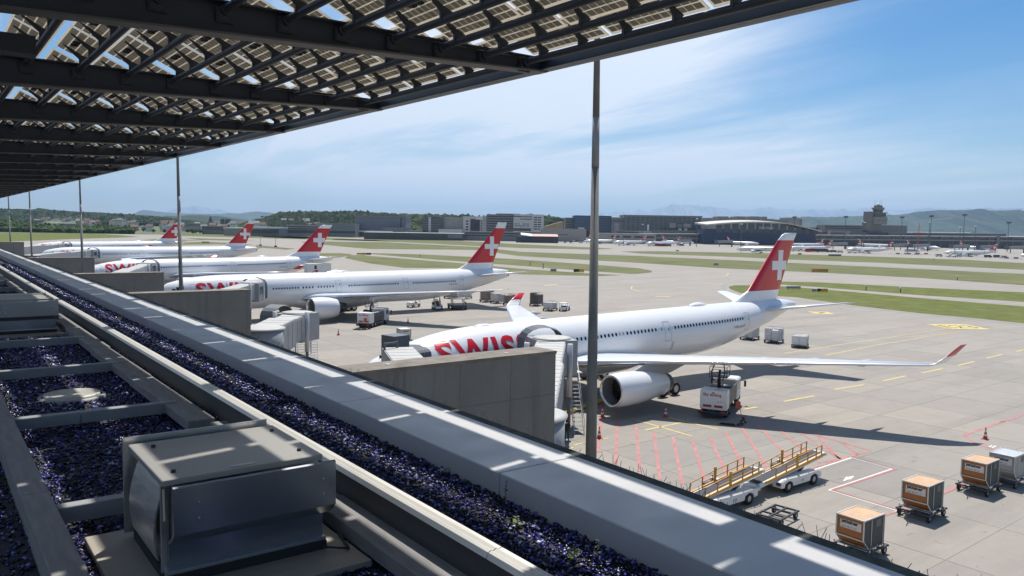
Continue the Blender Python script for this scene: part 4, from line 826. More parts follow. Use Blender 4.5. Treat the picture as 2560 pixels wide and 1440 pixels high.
    if column:
        q=d*(L*.80); 
        for s in(-1,1): 
            MB().tube(q+n*(s*1.75)+up*.9,q+n*(s*1.75)+up*(zf+.4),.16,.16,10).build('lift_column',mjbd,t); MB().tube(q+n*(s*1.75)+up*(zf-1.2),q+n*(s*1.75)+up*(zf+3.1),.23,.23,10).build('lift_sleeve',mgal,t)
        MB().bar(q-n*2+up*.9,q+n*2+up*.9,.35,.4).build('axle_beam',mjbd,t)
        for s in(-1,1):
            m=MB(); cc=q+n*(s*1.2)+up*.5; x=n; 
            o0=len(m.v); m.tube(cc-n*.22,cc+n*.22,.5,.5,16,0); m.tube(cc-n*.24,cc+n*.24,.22,.22,10,1); m.build('wheel',[mtyre,mhub],t)
    if stairs:
        s0=c+fn*(-1.9)-fd*.2+up*(zf-.05); hd=(-d*.55+n*-.1); s1=s0+Vector((hd.x,hd.y,0)).normalized()*(zf*.95); s1.z=.05; sd_=(s1-s0).normalized(); wv=sd_.cross(up).normalized()*.42
        st=MB().bar(s0-wv,s1-wv,.05,.18).bar(s0+wv,s1+wv,.05,.18).build('stair_stringer',mgal,t); ns=16
        for i in range(1,ns):
            p=s0+(s1-s0)*(i/ns); MB().bar(p-wv,p+wv,.24,.04).build('step',mgal,st)
        rl=MB()
        for w2 in(-wv,wv):
            rl.tube(s0+w2+up*1.0,s1+w2+up*1.0,.025,.025,6)
            for q in(0,.25,.5,.75,1): p=s0+(s1-s0)*q+w2; rl.tube(p,p+up*1.0,.02,.02,6)
        rl.build('handrail',mgal,t)
        ob('stair_platform',-.9,.7,-2.6,-1.76,zf-.3,zf-.2,mgal)
    return t
jet_bridge('jet bridge docked at the nearest jet behind the big concrete wall',(25.7,32.9),(44.3,53.3),4.75,R(72))
jet_bridge('narrow grey jet bridge head at the nose of the nearest jet',(21.6,31.9),(31.0,57.2),4.75,R(12),stairs=False,column=False,cw=.8)
jet_bridge('jet bridge docked at the second jet beyond the second wall',(26.5,106.),(44.,131.),4.6,R(58),stairs=False)
jet_bridge('short retracted jet bridge with round rotunda right of the second wall',(26.5,75.7),(33.6,84.6),4.55,R(125),column=True,stairs=False)
jet_bridge('jet bridge with panelled walls reaching the third jet',(26.,152.5),(42.6,199.),4.75,R(60),stairs=False)
jet_bridge('jet bridge at the fourth jet, left third of the picture',(26.,262.),(46.5,299.),4.6,R(60),stairs=False)
jet_bridge('jet bridge at the farthest jet, left edge',(26.,330.),(49.,377.),4.7,R(60),stairs=False)
for px,py,lab in ((1277/9.85+200+.0,640,''),): pass
# steel stairs standing by the second wall
t=thing('service_stairs','white metal service stairs beside the retracted jet bridge','stairs',(39.6,98.6,0)); hd=Vector((.35,.94,0)).normalized()
for off,sg,nm in((0,1,'a'),(1.5,-1,'b')):
    w_=Vector((hd.y,-hd.x,0)); a=w_*off+Vector((0,0,4.2)); b=w_*off-hd*3.6+Vector((0,0,.05)) if sg>0 else w_*off-hd*4.2+Vector((0,0,.05)); wv=w_*.45
    st=MB().bar(a-wv,b-wv,.06,.2).bar(a+wv,b+wv,.06,.2).build('stringer',mwhite if sg<0 else mgal,t)
    for i in range(1,14): p=a+(b-a)*(i/14); MB().bar(p-wv,p+wv,.25,.05).build('step',mgal,st)
    rl=MB()
    for w2 in(-wv,wv): rl.tube(a+w2+Vector((0,0,1)),b+w2+Vector((0,0,1)),.03,.03,6); [rl.tube(a+(b-a)*q+w2,a+(b-a)*q+w2+Vector((0,0,1)),.025,.025,6) for q in(0,.33,.66,1)]
    rl.build('handrail',mwhite,t)
MB().box(-.6,2.2,-.2,1.4,4.15,4.25).build('landing',mgal,t); MB().bar((-.3,1,0),(-.3,1,4.2),.14,.14).bar((1.8,1,0),(1.8,1,4.2),.14,.14).build('post',mjb,t)
# ================================================================== ground service equipment
mvw=M('vehicle_white',(.74,.74,.73),.35,var=.04,scale=1,dirt=.25,dscale=1.2,dcol=(.4,.38,.35)); mvd=M('vehicle_dark',(.035,.04,.05),.45); mglassv=M('vehicle_glass',(.02,.025,.03),.1); mor=M('safety_yellow',(.62,.33,.035),.5,var=.08,scale=2); mrv=M('signal_red',(.50,.03,.025),.45); mbelt=M('belt_rubber',(.045,.045,.05),.8)
morp=M('panel_orange',(.40,.145,.035),.55,var=.12,scale=3,dirt=.4,dscale=2,dcol=(.28,.12,.05)); mtop=M('lid_orange',(.52,.33,.19),.6,var=.2,scale=1.5,dirt=.7,dscale=.9,dcol=(.33,.27,.24)); malu=M('aluminium',(.60,.60,.58),.4,metal=.6,var=.08,scale=4,dirt=.3,dscale=3,dcol=(.35,.34,.32)); mcanv=M('grey_canvas',(.085,.09,.085),.8,var=.15,scale=3); mblk=M('lettering_black',(.015,.015,.02),.5); mboard=M('label_board',(.70,.68,.65),.5)
def uwheel(name,parent,c,r,w_,ax='y'):
    m=MB(); prof=[(-w_/2,r*.5),(-w_/2,r*.9),(-w_*.28,r),(w_*.28,r),(w_/2,r*.9),(w_/2,r*.5)]; c=Vector(c)
    m.lathe(prof,14,(0,0,0),ax,0); m.lathe([(-w_*.4,.001),(-w_*.4,r*.55)],12,(0,0,0),ax,1); m.lathe([(w_*.4,r*.55),(w_*.4,.001)],12,(0,0,0),ax,1); return m.build(name,[mtyre,mhub],parent,c)
def dolly(label,loc,rz,L=2.5,W=2.0,flat=False):
    t=thing('container_dolly',label,'dolly',loc,rz,'low trailers for containers'); f=MB()
    for y in(-W/2+.08,0,W/2-.08): f.bar((-L/2,y,.44),(L/2,y,.44),.09,.10)
    for x in(-L/2+.06,-L*.2,L*.2,L/2-.06): f.bar((x,-W/2,.44),(x,W/2,.44),.09,.09)
    f.build('chassis',mvd,t)
    for x in(-L/2+.3,L/2-.3):
        for y in(-W/2+.12,W/2-.12): uwheel('wheel',t,(x,y,.22),.22,.14)
        MB().bar((x,-W/2+.1,.24),(x,W/2-.1,.24),.07,.07).build('axle',mvd,t)
    if not flat:
        for x in(-L*.3,0,L*.3): MB().tube((x,-W/2+.12,.505),(x,W/2-.12,.505),.025,.025,8).build('roller',malu,t)
        for y in(-W/2,W/2):
            for x in(-L*.3,L*.3): MB().bar((x,y,.5),(x,y,.62),.08,.04).build('stop',malu,t)
    MB().path([(-L/2,-.25,.42),(-L/2-.75,0,.5),(-L/2,.25,.42)],.03,6).bar((-L/2-.75,0,.5),(-L/2-1.0,0,.85),.04,.05).build('tow_bar',mvd,t); return t
def uld(label,loc,rz,orange=True,text='jettainer',line2='AKE 90177 LX'):
    """contoured aircraft container: x = long side, the cut-off lower corner at -x"""
    t=thing('cargo_container',label,'container',loc,rz,'contoured cargo containers on dollies'); prof=[(-.50,0),(1.03,0),(1.03,1.62),(-1.03,1.62),(-1.03,.55)]
    side=mcanv if orange else M('panel_grey',(.33,.33,.32),.5,var=.1,scale=3,dirt=.3,dscale=2,dcol=(.2,.2,.19)); fr=morp if orange else M('panel_alu',(.50,.48,.46),.45,metal=.2,var=.08,scale=3)
    b=MB(); pr_=[(-.48,.03),(1.0,.03),(1.0,1.59),(-1.0,1.59),(-1.0,.56)]; b.ext(pr_,'y',-.73,.73); b.build('shell',side,t)
    MB().box(-1.02,1.02,-.75,.75,1.592,1.625).build('roof_panel',mtop if orange else malu,t)
    MB().box(-1.012,-1.002,-.68,.68,.62,1.56).build('front_panel',fr,t); MB().hexa([(-.99,-.68,.53),(-.99,.68,.53),(-.52,.68,.06),(-.52,-.68,.06),(-1.0,-.68,.52),(-1.0,.68,.52),(-.53,.68,.05),(-.53,-.68,.05)]).build('sloping_panel',fr,t)
    e=MB()
    for y in(-.765,.765):
        q=[(a,y,z) for a,z in prof]
        for i in range(5): a=q[i]; c=q[(i+1)%5]; e.bar(a,c,.06,.06,0,(0,1,0))
    for a,z in prof: e.bar((a,-.765,z),(a,.765,z),.06,.06)
    e.build('edge_frame',malu,t)
    p=MB().box(-1.022,-1.013,-.62,.55,.98,1.42).build('label_board',mboard,t)
    text_on('maker_name',text,mblk,p,.27,(-1.026,.50,1.18),(0,-1,0),(0,0,1),.012,1.0,1.0)
    text_on('container_number',line2,M('lettering_grey',(.12,.12,.12),.5),p,.14,(-1.026,.48,1.02),(0,-1,0),(0,0,1),.0,1.0,1.0)
    for y in(-.45,.0,.45): MB().bar((-.2+.0,-.752,.1),(-.2,-.752,1.5),.05,.012).build('side_strap',malu,t) if y==0 else None
    MB().box(.25,.75,-.745,-.735,1.05,1.45).build('side_notice',M('notice_grey',(.16,.165,.16),.7),t)
    return t
UL=[((48.64,22.95),'orange cargo container on its dolly, middle of the near three',True,'AKE 90177 LX','dolly under the orange container standing alone in the sun, second from the left'),((56.65,23.05),'orange cargo container in front of the grey one at the right edge',True,'AKE 91106 LX','dolly under the orange container beside the grey one'),((60.05,22.7),'grey metal cargo container at the right edge, behind the orange one','',"AKE 9041 LX",'dolly under the grey metal container at the right edge'),((40.03,22.05),'orange cargo container closest to the roof edge, lower right',True,'AKE 90212 LX','dolly under the container closest to the roof edge')]
for (x,y),lab,orr,l2,dl in UL:
    rz=R(1.2)+random.uniform(-.02,.02); dolly(dl,(x,y,.012),rz); uld(lab,(x+.02,y,.535),rz,bool(orr),'jettainer',l2)
dolly('empty flat dolly beside the belt loaders, half hidden by the roof edge',(40.6,27.5,.012),R(8),2.4,1.6,True)
uld('grey container standing on the apron beyond the nose of the nearest jet',(57.,102.6,.45),R(80),False,'jettainer','AKE 7781 LX'); dolly('dolly under the grey container beyond the nose of the nearest jet',(57.,102.6,.0),R(80))
def pallet_load(label,loc,rz,h=1.5,L=2.6,W=2.1,mat=None,seed=1,boxy=False):
    rng=random.Random(seed); t=thing('pallet_load',label,'cargo pallet',loc,rz,'pallets of cargo under nets'); MB().box(-L/2,L/2,-W/2,W/2,0,.04).build('base_plate',malu,t)
    m=mat or M('wrapped_cargo',(.62,.61,.60),.5,var=.35,scale=1.4,dirt=.8,dscale=1.1,dcol=(.14,.125,.11),bump=.5); n=0
    for i in range(3):
        for j in range(2):
            hh=h*rng.uniform(.8,1.0); x0=-L/2+.08+i*(L-.16)/3; y0=-W/2+.08+j*(W-.16)/2; MB().bbox(x0,x0+(L-.16)/3-.02,y0,y0+(W-.16)/2-.02,.042,hh,.07).build('carton_stack',m,t)
    nt_=MB()
    for x in[-L/2+.1+i*(L-.2)/6 for i in range(7)]: nt_.bar((x,-W/2+.04,.05),(x,-W/2+.06,h*.96),.02,.02); nt_.bar((x,W/2-.04,.05),(x,W/2-.06,h*.96),.02,.02); nt_.bar((x,-W/2+.06,h+.01),(x,W/2-.06,h+.01),.02,.02)
    for z in(.35,.7,1.05): nt_.bar((-L/2+.04,-W/2+.04,z),(L/2-.04,-W/2+.04,z),.02,.02); nt_.bar((-L/2+.04,-W/2+.04,z),(-L/2+.04,W/2-.04,z),.02,.02)
    o=nt_.build('cargo_net',M('net_grey',(.35,.34,.32),.8),t); return t
mcov=M('white_cover',(.78,.78,.79),.45,var=.06,scale=2,bump=.4); mbrn=M('brown_cargo',(.25,.215,.175),.8,var=.35,scale=1.2,dirt=.7,dscale=1.,dcol=(.5,.48,.45),bump=.4)
PL=[((105.9,78.2),'netted pale cargo pallet closest to the tail of the nearest jet',None,1.7,'low dolly under the pallet closest to the tail of the nearest jet'),((106.2,73.9),'white topped netted cargo pallet, middle of three behind the nearest jet',None,1.9,'low dolly under the middle pallet behind the nearest jet'),((105.4,68.8),'white covered cargo pallet, rightmost of three behind the nearest jet',mcov,1.35,'low dolly under the white covered pallet'),((102.3,161.2),'brown pallet under the tail of the second jet',mbrn,1.6,'low dolly under the brown pallet below the second tail'),((104.7,158.6),'white topped pallet beyond the second jet',None,1.7,'low dolly under the white topped pallet beyond the second jet'),((104.9,149.8),'tall grey boxed pallet, leftmost of the row by the winglet',mbrn,2.2,'low dolly under the tall grey pallet left in the row'),((105.3,146.2),'netted white pallet, second in the row by the winglet',None,1.9,'low dolly under the netted white pallet in the row'),((105.4,141.4),'brown pallet, third in the row by the winglet',mbrn,2.0,'low dolly under the third pallet in the row by the winglet'),((109.5,137.3),'dark cargo pallet half hidden behind the red winglet',M('dark_cargo',(.10,.095,.09),.8),2.4,'low dolly under the pallet behind the red winglet'),((105.3,127.4),'small load on the tug trailer right of the red winglet',None,1.5,'low trailer with small load right of the red winglet')]
for k,((x,y),lab,mt,h,dl) in enumerate(PL):
    rz=R(20+random.uniform(-12,12)); dolly(dl,(x,y,0),rz,3.0,2.2,True); pallet_load(lab,(x,y,.50),rz,h,2.7,2.2,mt,k)
# tow tug
def tug(label,loc,rz):
    t=thing('tow_tractor',label,'tractor',loc,rz,'small tow tractors'); MB().bbox(-1.5,1.5,-.75,.75,.35,.85,.06).build('body',mvw,t); MB().bbox(.2,1.45,-.7,.7,.85,1.15,.08).build('bonnet',mvw,t); MB().box(-.5,-.1,-.6,.6,.85,1.05).build('seat',mvd,t); MB().bar((.1,-.6,.85),(.0,-.6,1.7),.06,.06).bar((.1,.6,.85),(.0,.6,1.7),.06,.06).bar((-1.3,-.6,.85),(-1.3,-.6,1.7),.06,.06).bar((-1.3,.6,.85),(-1.3,.6,1.7),.06,.06).build('frame',mvd,t); MB().bbox(-1.4,.1,-.7,.7,1.7,1.76,.02).build('roof',mvw,t)
    for x in(-.95,.95):
        for y in(-.7,.7): uwheel('wheel',t,(x,y,.34),.34,.24)
    return t
tug('white tow tractor at the trailer right of the red winglet',(107.9,125.9,0),R(30)); tug('dark tow tractor left of the belt loader under the second jet',(83.9,146.9,0),R(200))
# belt loaders
def belt_loader(label,loc,rz,num):
    t=thing('belt_loader',label,'belt loader',loc,rz,'yellow railed belt loaders'); b=MB(); b.ext([(-2.3,.42),(-2.3,.80),(-1.9,.90),(1.9,.90),(2.3,.78),(2.3,.45),(1.95,.40),(1.85,.66),(1.45,.78),(1.05,.66),(.95,.38),(-.95,.38),(-1.05,.66),(-1.45,.78),(-1.85,.66),(-1.95,.40)],'y',-1.02,-.35); b.ext([(-2.3,.42),(-2.3,.80),(-1.9,.90),(1.9,.90),(2.3,.78),(2.3,.45),(1.95,.40),(1.85,.66),(1.45,.78),(1.05,.66),(.95,.38),(-.95,.38),(-1.05,.66),(-1.45,.78),(-1.85,.66),(-1.95,.40)],'y',.35,1.02); b.box(-2.1,2.1,-.345,.345,.45,.62); bo=b.build('chassis',mvw,t)
    text_on('fleet_number',num,mblk,bo,.24,(-.1,-1.026,.52),(1,0,0),(0,0,1),.0); MB().box(-2.31,-2.302,-.95,-.6,.55,.75).build('headlight',mvd,bo)
    for x in(-1.45,1.45):
        for y in(-.92,.92): uwheel('wheel',t,(x,y,.40),.40,.26)
    A_=Vector((-3.9,0,.72)); B_=Vector((3.3,0,1.62)); d=(B_-A_).normalized(); up=Vector((-d.z,0,d.x)); L=(B_-A_).length
    cv=MB().bar(A_,B_,.95,.30).build('conveyor_frame',mvw,t); MB().bar(A_+up*.16,B_+up*.16,.72,.03).build('belt',mbelt,t)
    for y in(-.56,.56):
        MB().bar(A_+Vector((0,y,0))+d*.6+up*.12,B_+Vector((0,y,0))+up*.12,.10,.16).build('side_beam',mor,t)
        r=MB()
        for q,hh in((.22,.75),(.38,.8),(.55,.85),(.72,.85),(.86,.85),(.95,.85)):
            p=A_+(B_-A_)*q+Vector((0,y*1.05,0)); r.bar(p+up*.15,p+Vector((0,0,hh)),.06,.06)
        for h0,a0 in((.85,.55),(.45,.38)): r.bar(A_+(B_-A_)*a0+Vector((0,y*1.05,h0)),A_+(B_-A_)*.95+Vector((0,y*1.05,h0)),.05,.05)
        r.bar(A_+(B_-A_)*.22+Vector((0,y*1.05,.75)),A_+(B_-A_)*.55+Vector((0,y*1.05,.85)),.05,.05); r.build('guard_rail',M('rail_orange',(.50,.24,.06),.5),t)
        MB().bar(A_+(B_-A_)*.55+Vector((0,y*1.06,.1)),A_+(B_-A_)*.55+Vector((0,y*1.06,1.05)),.16,.1).build('rail_post',mor,t)
    st=MB(); st.box(-.6,.0,.55,1.05,.9,1.25); st.build('seat',mvd,t); MB().bar((.2,.8,.9),(.05,.8,1.7),.05,.05).lathe([(-.01,.19),(.01,.19)],14,(.03,.8,1.72),'z').build('steering_wheel',mvd,t); MB().box(.2,.5,.5,1.1,.9,1.45).build('dashboard',mvw,t)
    nb=MB(); nb.bbox(-4.6,-3.8,-.55,.55,.50,.82,.1); nb.build('belt_nose',malu,t); MB().bbox(3.15,3.8,-.5,.5,1.54,1.74,.06).build('front_bumper',malu,t); MB().bar((.6,-.3,.8),(1.4,-.3,1.25),.12,.12).bar((.6,.3,.8),(1.4,.3,1.25),.12,.12).build('lift_arm',mvd,t)
    MB().bbox(-3.1,-2.4,.35,1.1,.62,.92,.04).build('rear_deck',mvw,t)
    return t
belt_loader('belt loader with yellow rails standing in full view, lower right',(46.9,31.05,.012),R(.5),'118'); belt_loader('belt loader with yellow rails half hidden by the roof edge',(39.85,31.05,.012),R(.5),'119')
belt_loader('white belt loader under the rear of the second jet',(86.5,141.6,0),R(62),'104')
# fuelling trucks
def fuel_truck(label,loc,rz):
    t=thing('fuel_truck',label,'truck',loc,rz,'fuelling trucks at the wings'); MB().box(0.1,7.9,-.45,.45,.55,.85).build('chassis',mvd,t)
    MB().bbox(5.9,7.8,-1.2,1.2,.75,2.75,.12).build('cab',M('cab_white',(.62,.63,.64),.4),t); MB().box(7.805,7.825,-1.05,1.05,1.65,2.45).build('windscreen',mglassv,t)
    for y in(-1.206,1.206): MB().box(6.5,7.5,min(y,y*1.006),max(y,y*1.006),1.65,2.4).build('side_window',mglassv,t); MB().bar((7.6,y,2.3),(7.7,y*1.35,2.35),.04,.04).box(7.6,7.75,y*1.35-.1,y*1.35+.1,1.75,2.35).build('mirror',mvd,t); MB().bar((7.3,y*.9,.55),(7.3,y*.9,.9),.3,.3).build('mudguard',mvd,t)
    MB().bbox(0,1.55,-1.2,1.2,.80,2.55,.05).build('rear_cabinet',mvw,t); MB().box(.1,1.5,-.1,1.15,2.552,2.575).build('cabinet_top',M('top_white',(.8,.8,.82),.4),t)
    p=MB().box(-.022,-.002,-1.12,1.12,.95,2.48).build('rear_panel',M('panel_white',(.70,.70,.71),.4),t)
    a=text_on('operator_name','Sky',mreg,p,.36,(-.026,.92,1.95),(0,-1,0),(0,0,1),.012); text_on('operator_name_red','tanking',mrv,p,.36,(-.026,.32,1.95),(0,-1,0),(0,0,1),.012)
    MB().ext([(-.18,2.28),(.18,2.28),(.10,2.36),(.0,2.44),(-.08,2.36)],'x',-.028,-.024).build('operator_emblem',mreg,p)
    for y in(.55,-.45): MB().box(-.03,-.023,y-.42,y+.35,1.0,1.22).build('tail_board',M('board_red',(.30,.03,.03),.5),p)
    text_on('warning_text','Jet A-1',mrv,p,.2,(-.026,-.35,1.45),(0,-1,0),(0,0,1),.0)
    MB().box(-.35,.1,-1.25,1.25,.45,.62).build('rear_bumper',mvd,t); MB().path([(-.35,1.2,.5),(-.75,.8,.42),(-.8,0,.4),(-.75,-.8,.42),(-.35,-1.2,.5)],.045,6).build('bumper_bar',mvd,t)
    for y in(-1.0,1.0): MB().box(-.36,-.34,y-.18,y+.18,.62,.76).build('tail_light',mrv,t)
    m=MB(); m.bbox(1.7,5.7,-1.15,1.15,.95,1.5,.05); 
    for i in range(4): m.tube((2.1+i*.95,-1.0,1.9),(2.1+i*.95,1.0,1.9),.40,.40,14)
    m.box(1.75,5.6,-1.18,-1.05,1.5,2.4); m.build('pump_deck',mvd,t)
    for k,(x,y) in enumerate(((2.0,1.17),(3.1,1.17),(4.2,1.17))): MB().lathe([(0,.001),(.02,.25),(.06,.25)],14,(x,y-.02,1.4),'y').build('gauge',M('gauge_white',(.6,.6,.58),.4),t)
    # lifting platform and hoses up to the wing
    mm=MB(); mm.bar((3.2,0,1.5),(2.6,0,3.2),.28,.34).bar((2.6,0,3.2),(2.9,.0,4.0),.2,.2); mm.build('lift_mast',mvd,t); pf=MB(); pf.box(2.0,3.6,-.8,.8,3.4,3.46)
    for x in(2.0,3.6):
        for y in(-.8,.8): pf.tube((x,y,3.4),(x,y,4.4),.03,.03,6)
    for z in(3.9,4.4): pf.path([(2,-.8,z),(3.6,-.8,z),(3.6,.8,z),(2,.8,z),(2,-.8,z)],.025,5)
    pf.build('work_platform',mvd,t)
    for y in(-.35,.35):
        MB().path([(2.2,y,3.1),(1.8,y*1.4,3.3),(1.9,y*1.8,3.9),(2.5,y*1.2,4.6),(2.9,y,5.1)],.05,6).build('fuel_hose',mblack,t)
    for x in(1.0,2.2,6.6):
        for y in(-1.02,1.02): uwheel('wheel',t,(x,y,.50),.50,.34)
    return t
fuel_truck('dark fuelling truck with white rear panel, beside the nearest engine',(57.9,46.45,.012),math.atan2(.47,.88)); fuel_truck('white fuelling truck under the wing of the second jet',(59.3,120.4,.0),math.atan2(.62,.78))
def coupler(label,loc,rz):
    t=thing('hydrant_coupler',label,'fuel hose',loc,rz); pts=[(-.2+2.6*q,-1.0*math.sin(PI*q)*.9,.14) for q in[i/10 for i in range(11)]]; MB().path(pts,.07,8).build('hose',mblack,t); MB().path([(x,y*1.25,.06) for x,y,_ in pts],.03,6).build('lower_hose',mblack,t)
    for i in(0,4,8): MB().lathe([(-.09,.10),(.09,.10)],10,pts[i],'x').build('clamp',mor,t)
    MB().tube((2.3,0,0),(2.0,.15,1.35),.025,.025,6).build('flag_pole',mrv,t); MB().box(1.55,2.05,.12,.16,1.3,1.9).build('flag',M('flag_red',(.45,.09,.05),.6),t); MB().lathe([(0,.3),(.12,.3),(.2,.15),(.45,.12)],12,(2.35,0,0),'z').build('hydrant_head',mvd,t); return t
coupler('black fuel hose with yellow clamps and a red flag, right of the near truck',(56.7,44.5,.02),math.atan2(-.3,1)); coupler('fuel hose with red flag behind the second fuelling truck',(57.,119.,.0),math.atan2(-.2,1))
def cone(label,loc):
    t=thing('traffic_cone',label,'traffic cone',loc,0,'red and white traffic cones'); MB().bbox(-.24,.24,-.24,.24,0,.06,.02).build('base',mrv,t); z=[.06,.28,.46,.62,.78,1.0]; r=[.185,.145,.115,.085,.06,.03]
    for i in range(5): MB().lathe([(z[i],r[i]),(z[i+1],r[i+1])],14,(0,0,0),'z').build('white_stripe' if i in(1,3) else 'red_stripe',mboard if i in(1,3) else mrv,t)
    return t
for (px,py),lab in (((1664,1042),'red and white cone in front of the nearest engine'),((1506,1043),'cone beside the tall mast, upper one'),((1498,1096),'cone half hidden by the tall mast, lower one'),((2463,1098),'lone cone on the red line at the right edge'),((1020,808),'small cone on the open apron below the second jet'),((846,838),'cone between the second jet engine and the stairs'),((1828,1012),'cone standing behind the near fuelling truck')): 
    p=G(px,py,.012); cone(lab,p)
# yellow ventilation hose
t=thing('ventilation_hose','thick yellow air hose snaking on the ground under the nearest jet','hose'); pts=[G(x,y,.22) for x,y in((1405,1042),(1412,1033),(1440,1024),(1462,1016),(1485,1008),(1520,994),(1556,984))]
for a,b in zip(pts[:-1],pts[1:]): MB().tube(a,b,.19,.19,10).build('hose_section',M('hose_yellow',(.50,.36,.08),.6,var=.15,scale=3),t)
# catering truck
t=thing('catering_truck','white catering truck with raised body and red swiss cross at the third jet','truck',(83.6,201.3,0),PSI)
MB().bbox(-1.2,5.4,-1.25,1.25,4.0,6.75,.04).build('box_body',mvw,t); MB().box(-2.2,-1.21,-1.1,1.1,4.0,4.1).build('front_platform',malu,t); MB().box(-3.2,5,-1.1,1.1,.6,.95).build('chassis',mvd,t); MB().bbox(-3.4,-1.5,-1.15,1.15,.95,2.6,.1).build('cab',mvw,t); MB().box(-3.0,-1.9,-1.165,-1.155,1.7,2.4).build('cab_window',mglassv,t)
for a,b in (((-.5,0,.95),(4,0,4.0)),((4,0,.95),(-.5,0,4.0))):
    for y in(-.7,.7): MB().bar((a[0],y,a[2]),(b[0],y,b[2]),.16,.2).build('scissor_arm',mvd,t)
for x in(-2.4,3.6):
    for y in(-1.,1.): uwheel('wheel',t,(x,y,.48),.48,.3)
e=MB().ext([(-1.0,4.02),(1.2,4.02),(1.75,5.05),(.8,5.05)],'y',-1.262,-1.254).build('red_emblem',mrv,t); MB().box(.30,.85,-1.270,-1.264,4.45,4.62).box(.49,.66,-1.2705,-1.2645,4.27,4.80).build('cross',mboard,e); MB().lathe([(0,.001),(.012,.36)],16,(.9,-1.266,5.95),'y').box(.55,1.25,-1.268,-1.256,5.3,5.65).build('chef_logo',mblk,t)
# cargo high loader beneath the second jet
t=thing('cargo_loader','black and yellow cargo high loader under the rear of the second jet','loader',(90.,139.4,0),R(70))
MB().box(-2.6,2.6,-1.5,1.5,.5,1.0).build('chassis',mvd,t); MB().bbox(-2.4,.8,-1.3,1.3,2.2,2.5,.04).build('main_platform',malu,t); MB().bbox(1.0,2.6,-1.3,1.3,2.7,2.95,.04).build('bridge_platform',malu,t); MB().bbox(1.5,2.6,-1.75,-1.32,2.95,4.6,.06).build('operator_cab',mglassv,t); MB().box(1.4,2.7,-1.85,-1.2,4.6,4.72).build('cab_roof',mvw,t)
for x in(-2.,-.6):
    for y in(-1.2,1.2): MB().bar((x,y,1.),(x+1.2,y,2.2),.14,.18).build('scissor_arm',mor,t)
MB().box(-2.2,-.8,-1.52,-1.505,.55,1.6).build('side_panel',mor,t)
for x in(-1.7,1.7):
    for y in(-1.4,1.4): uwheel('wheel',t,(x,y,.45),.45,.35)
# person at the foot of the jet bridge
def person(label,loc,rz,pose):
    t=thing('person',label,'person',loc,rz)
    J,E,rad=pose
    me=bpy.data.meshes.new('body'); me.from_pydata(J,E,[]); o=obj('body',me,t); sk=o.modifiers.new('skin','SKIN'); sk.use_smooth_shade=True; lay=me.skin_vertices[0].data
    for i,r in enumerate(rad): lay[i].radius=(r,r)
    lay[0].use_root=True; o.modifiers.new('sub','SUBSURF').levels=1; o.modifiers['sub'].render_levels=1
    dg=bpy.context.evaluated_depsgraph_get(); dg.update(); nm=bpy.data.meshes.new_from_object(o.evaluated_get(dg)); o.modifiers.clear(); o.data=nm; nm.materials.clear()
    mk=[M('work_trousers',(.045,.055,.075),.8),M('work_jacket',(.02,.022,.028),.8),M('skin',(.50,.32,.24),.6),M('work_shoes',(.5,.5,.5),.6)]
    for m in mk: nm.materials.append(m)
    for p in nm.polygons:
        c=p.center; p.use_smooth=True; p.material_index=3 if c.z<.10 else (0 if c.z<.92 and abs(c.y)<.30 and not(abs(c.y)>.21 and c.z>.7) else (2 if c.z>1.49 or (abs(c.y)>.2 and c.z<.86 and c.z>.6) else 1))
    h=MB(); h.lathe([(1.60,.105),(1.66,.112),(1.72,.10),(1.77,.06),(1.785,.005)],12,(.045,0,0),'z'); h.build('hair',M('hair_dark',(.02,.015,.012),.7),t)
    f=MB(); f.lathe([(0,.012),(.02,.001)],8,(.155,.032,1.655),'x'); f.lathe([(0,.012),(.02,.001)],8,(.155,-.032,1.655),'x'); f.build('eyes',mblk,t); MB().add([(.15,-.015,1.645),(.15,.015,1.645),(.185,0,1.61),(.155,0,1.60)],[(0,1,2),(0,2,3),(1,3,2)]).build('nose',mk[2],t)
    return t
J=[(0,0,.95),(.01,0,1.18),(.02,0,1.40),(.03,0,1.50),(.06,0,1.60),(.07,0,1.71),(0,.10,.90),(.08,.11,.50),(.0,.11,.08),(.13,.11,.05),(0,-.10,.90),(-.10,-.11,.50),(-.26,-.11,.12),(-.16,-.11,.05),(.02,.19,1.40),(-.05,.25,1.13),(.10,.24,.90),(.15,.235,.80),(.02,-.19,1.40),(.08,-.25,1.13),(.25,-.20,1.0),(.32,-.18,.96)]
Ed=[(0,1),(1,2),(2,3),(3,4),(4,5),(0,6),(6,7),(7,8),(8,9),(0,10),(10,11),(11,12),(12,13),(2,14),(14,15),(15,16),(16,17),(2,18),(18,19),(19,20),(20,21)]
rad=[.155,.15,.165,.06,.09,.085,.10,.068,.05,.045,.10,.068,.05,.045,.075,.052,.042,.04,.075,.052,.042,.04]
person('person in dark work clothes walking at the foot of the jet bridge stairs',(41.4,47.7,.012),R(60),(J,Ed,rad))
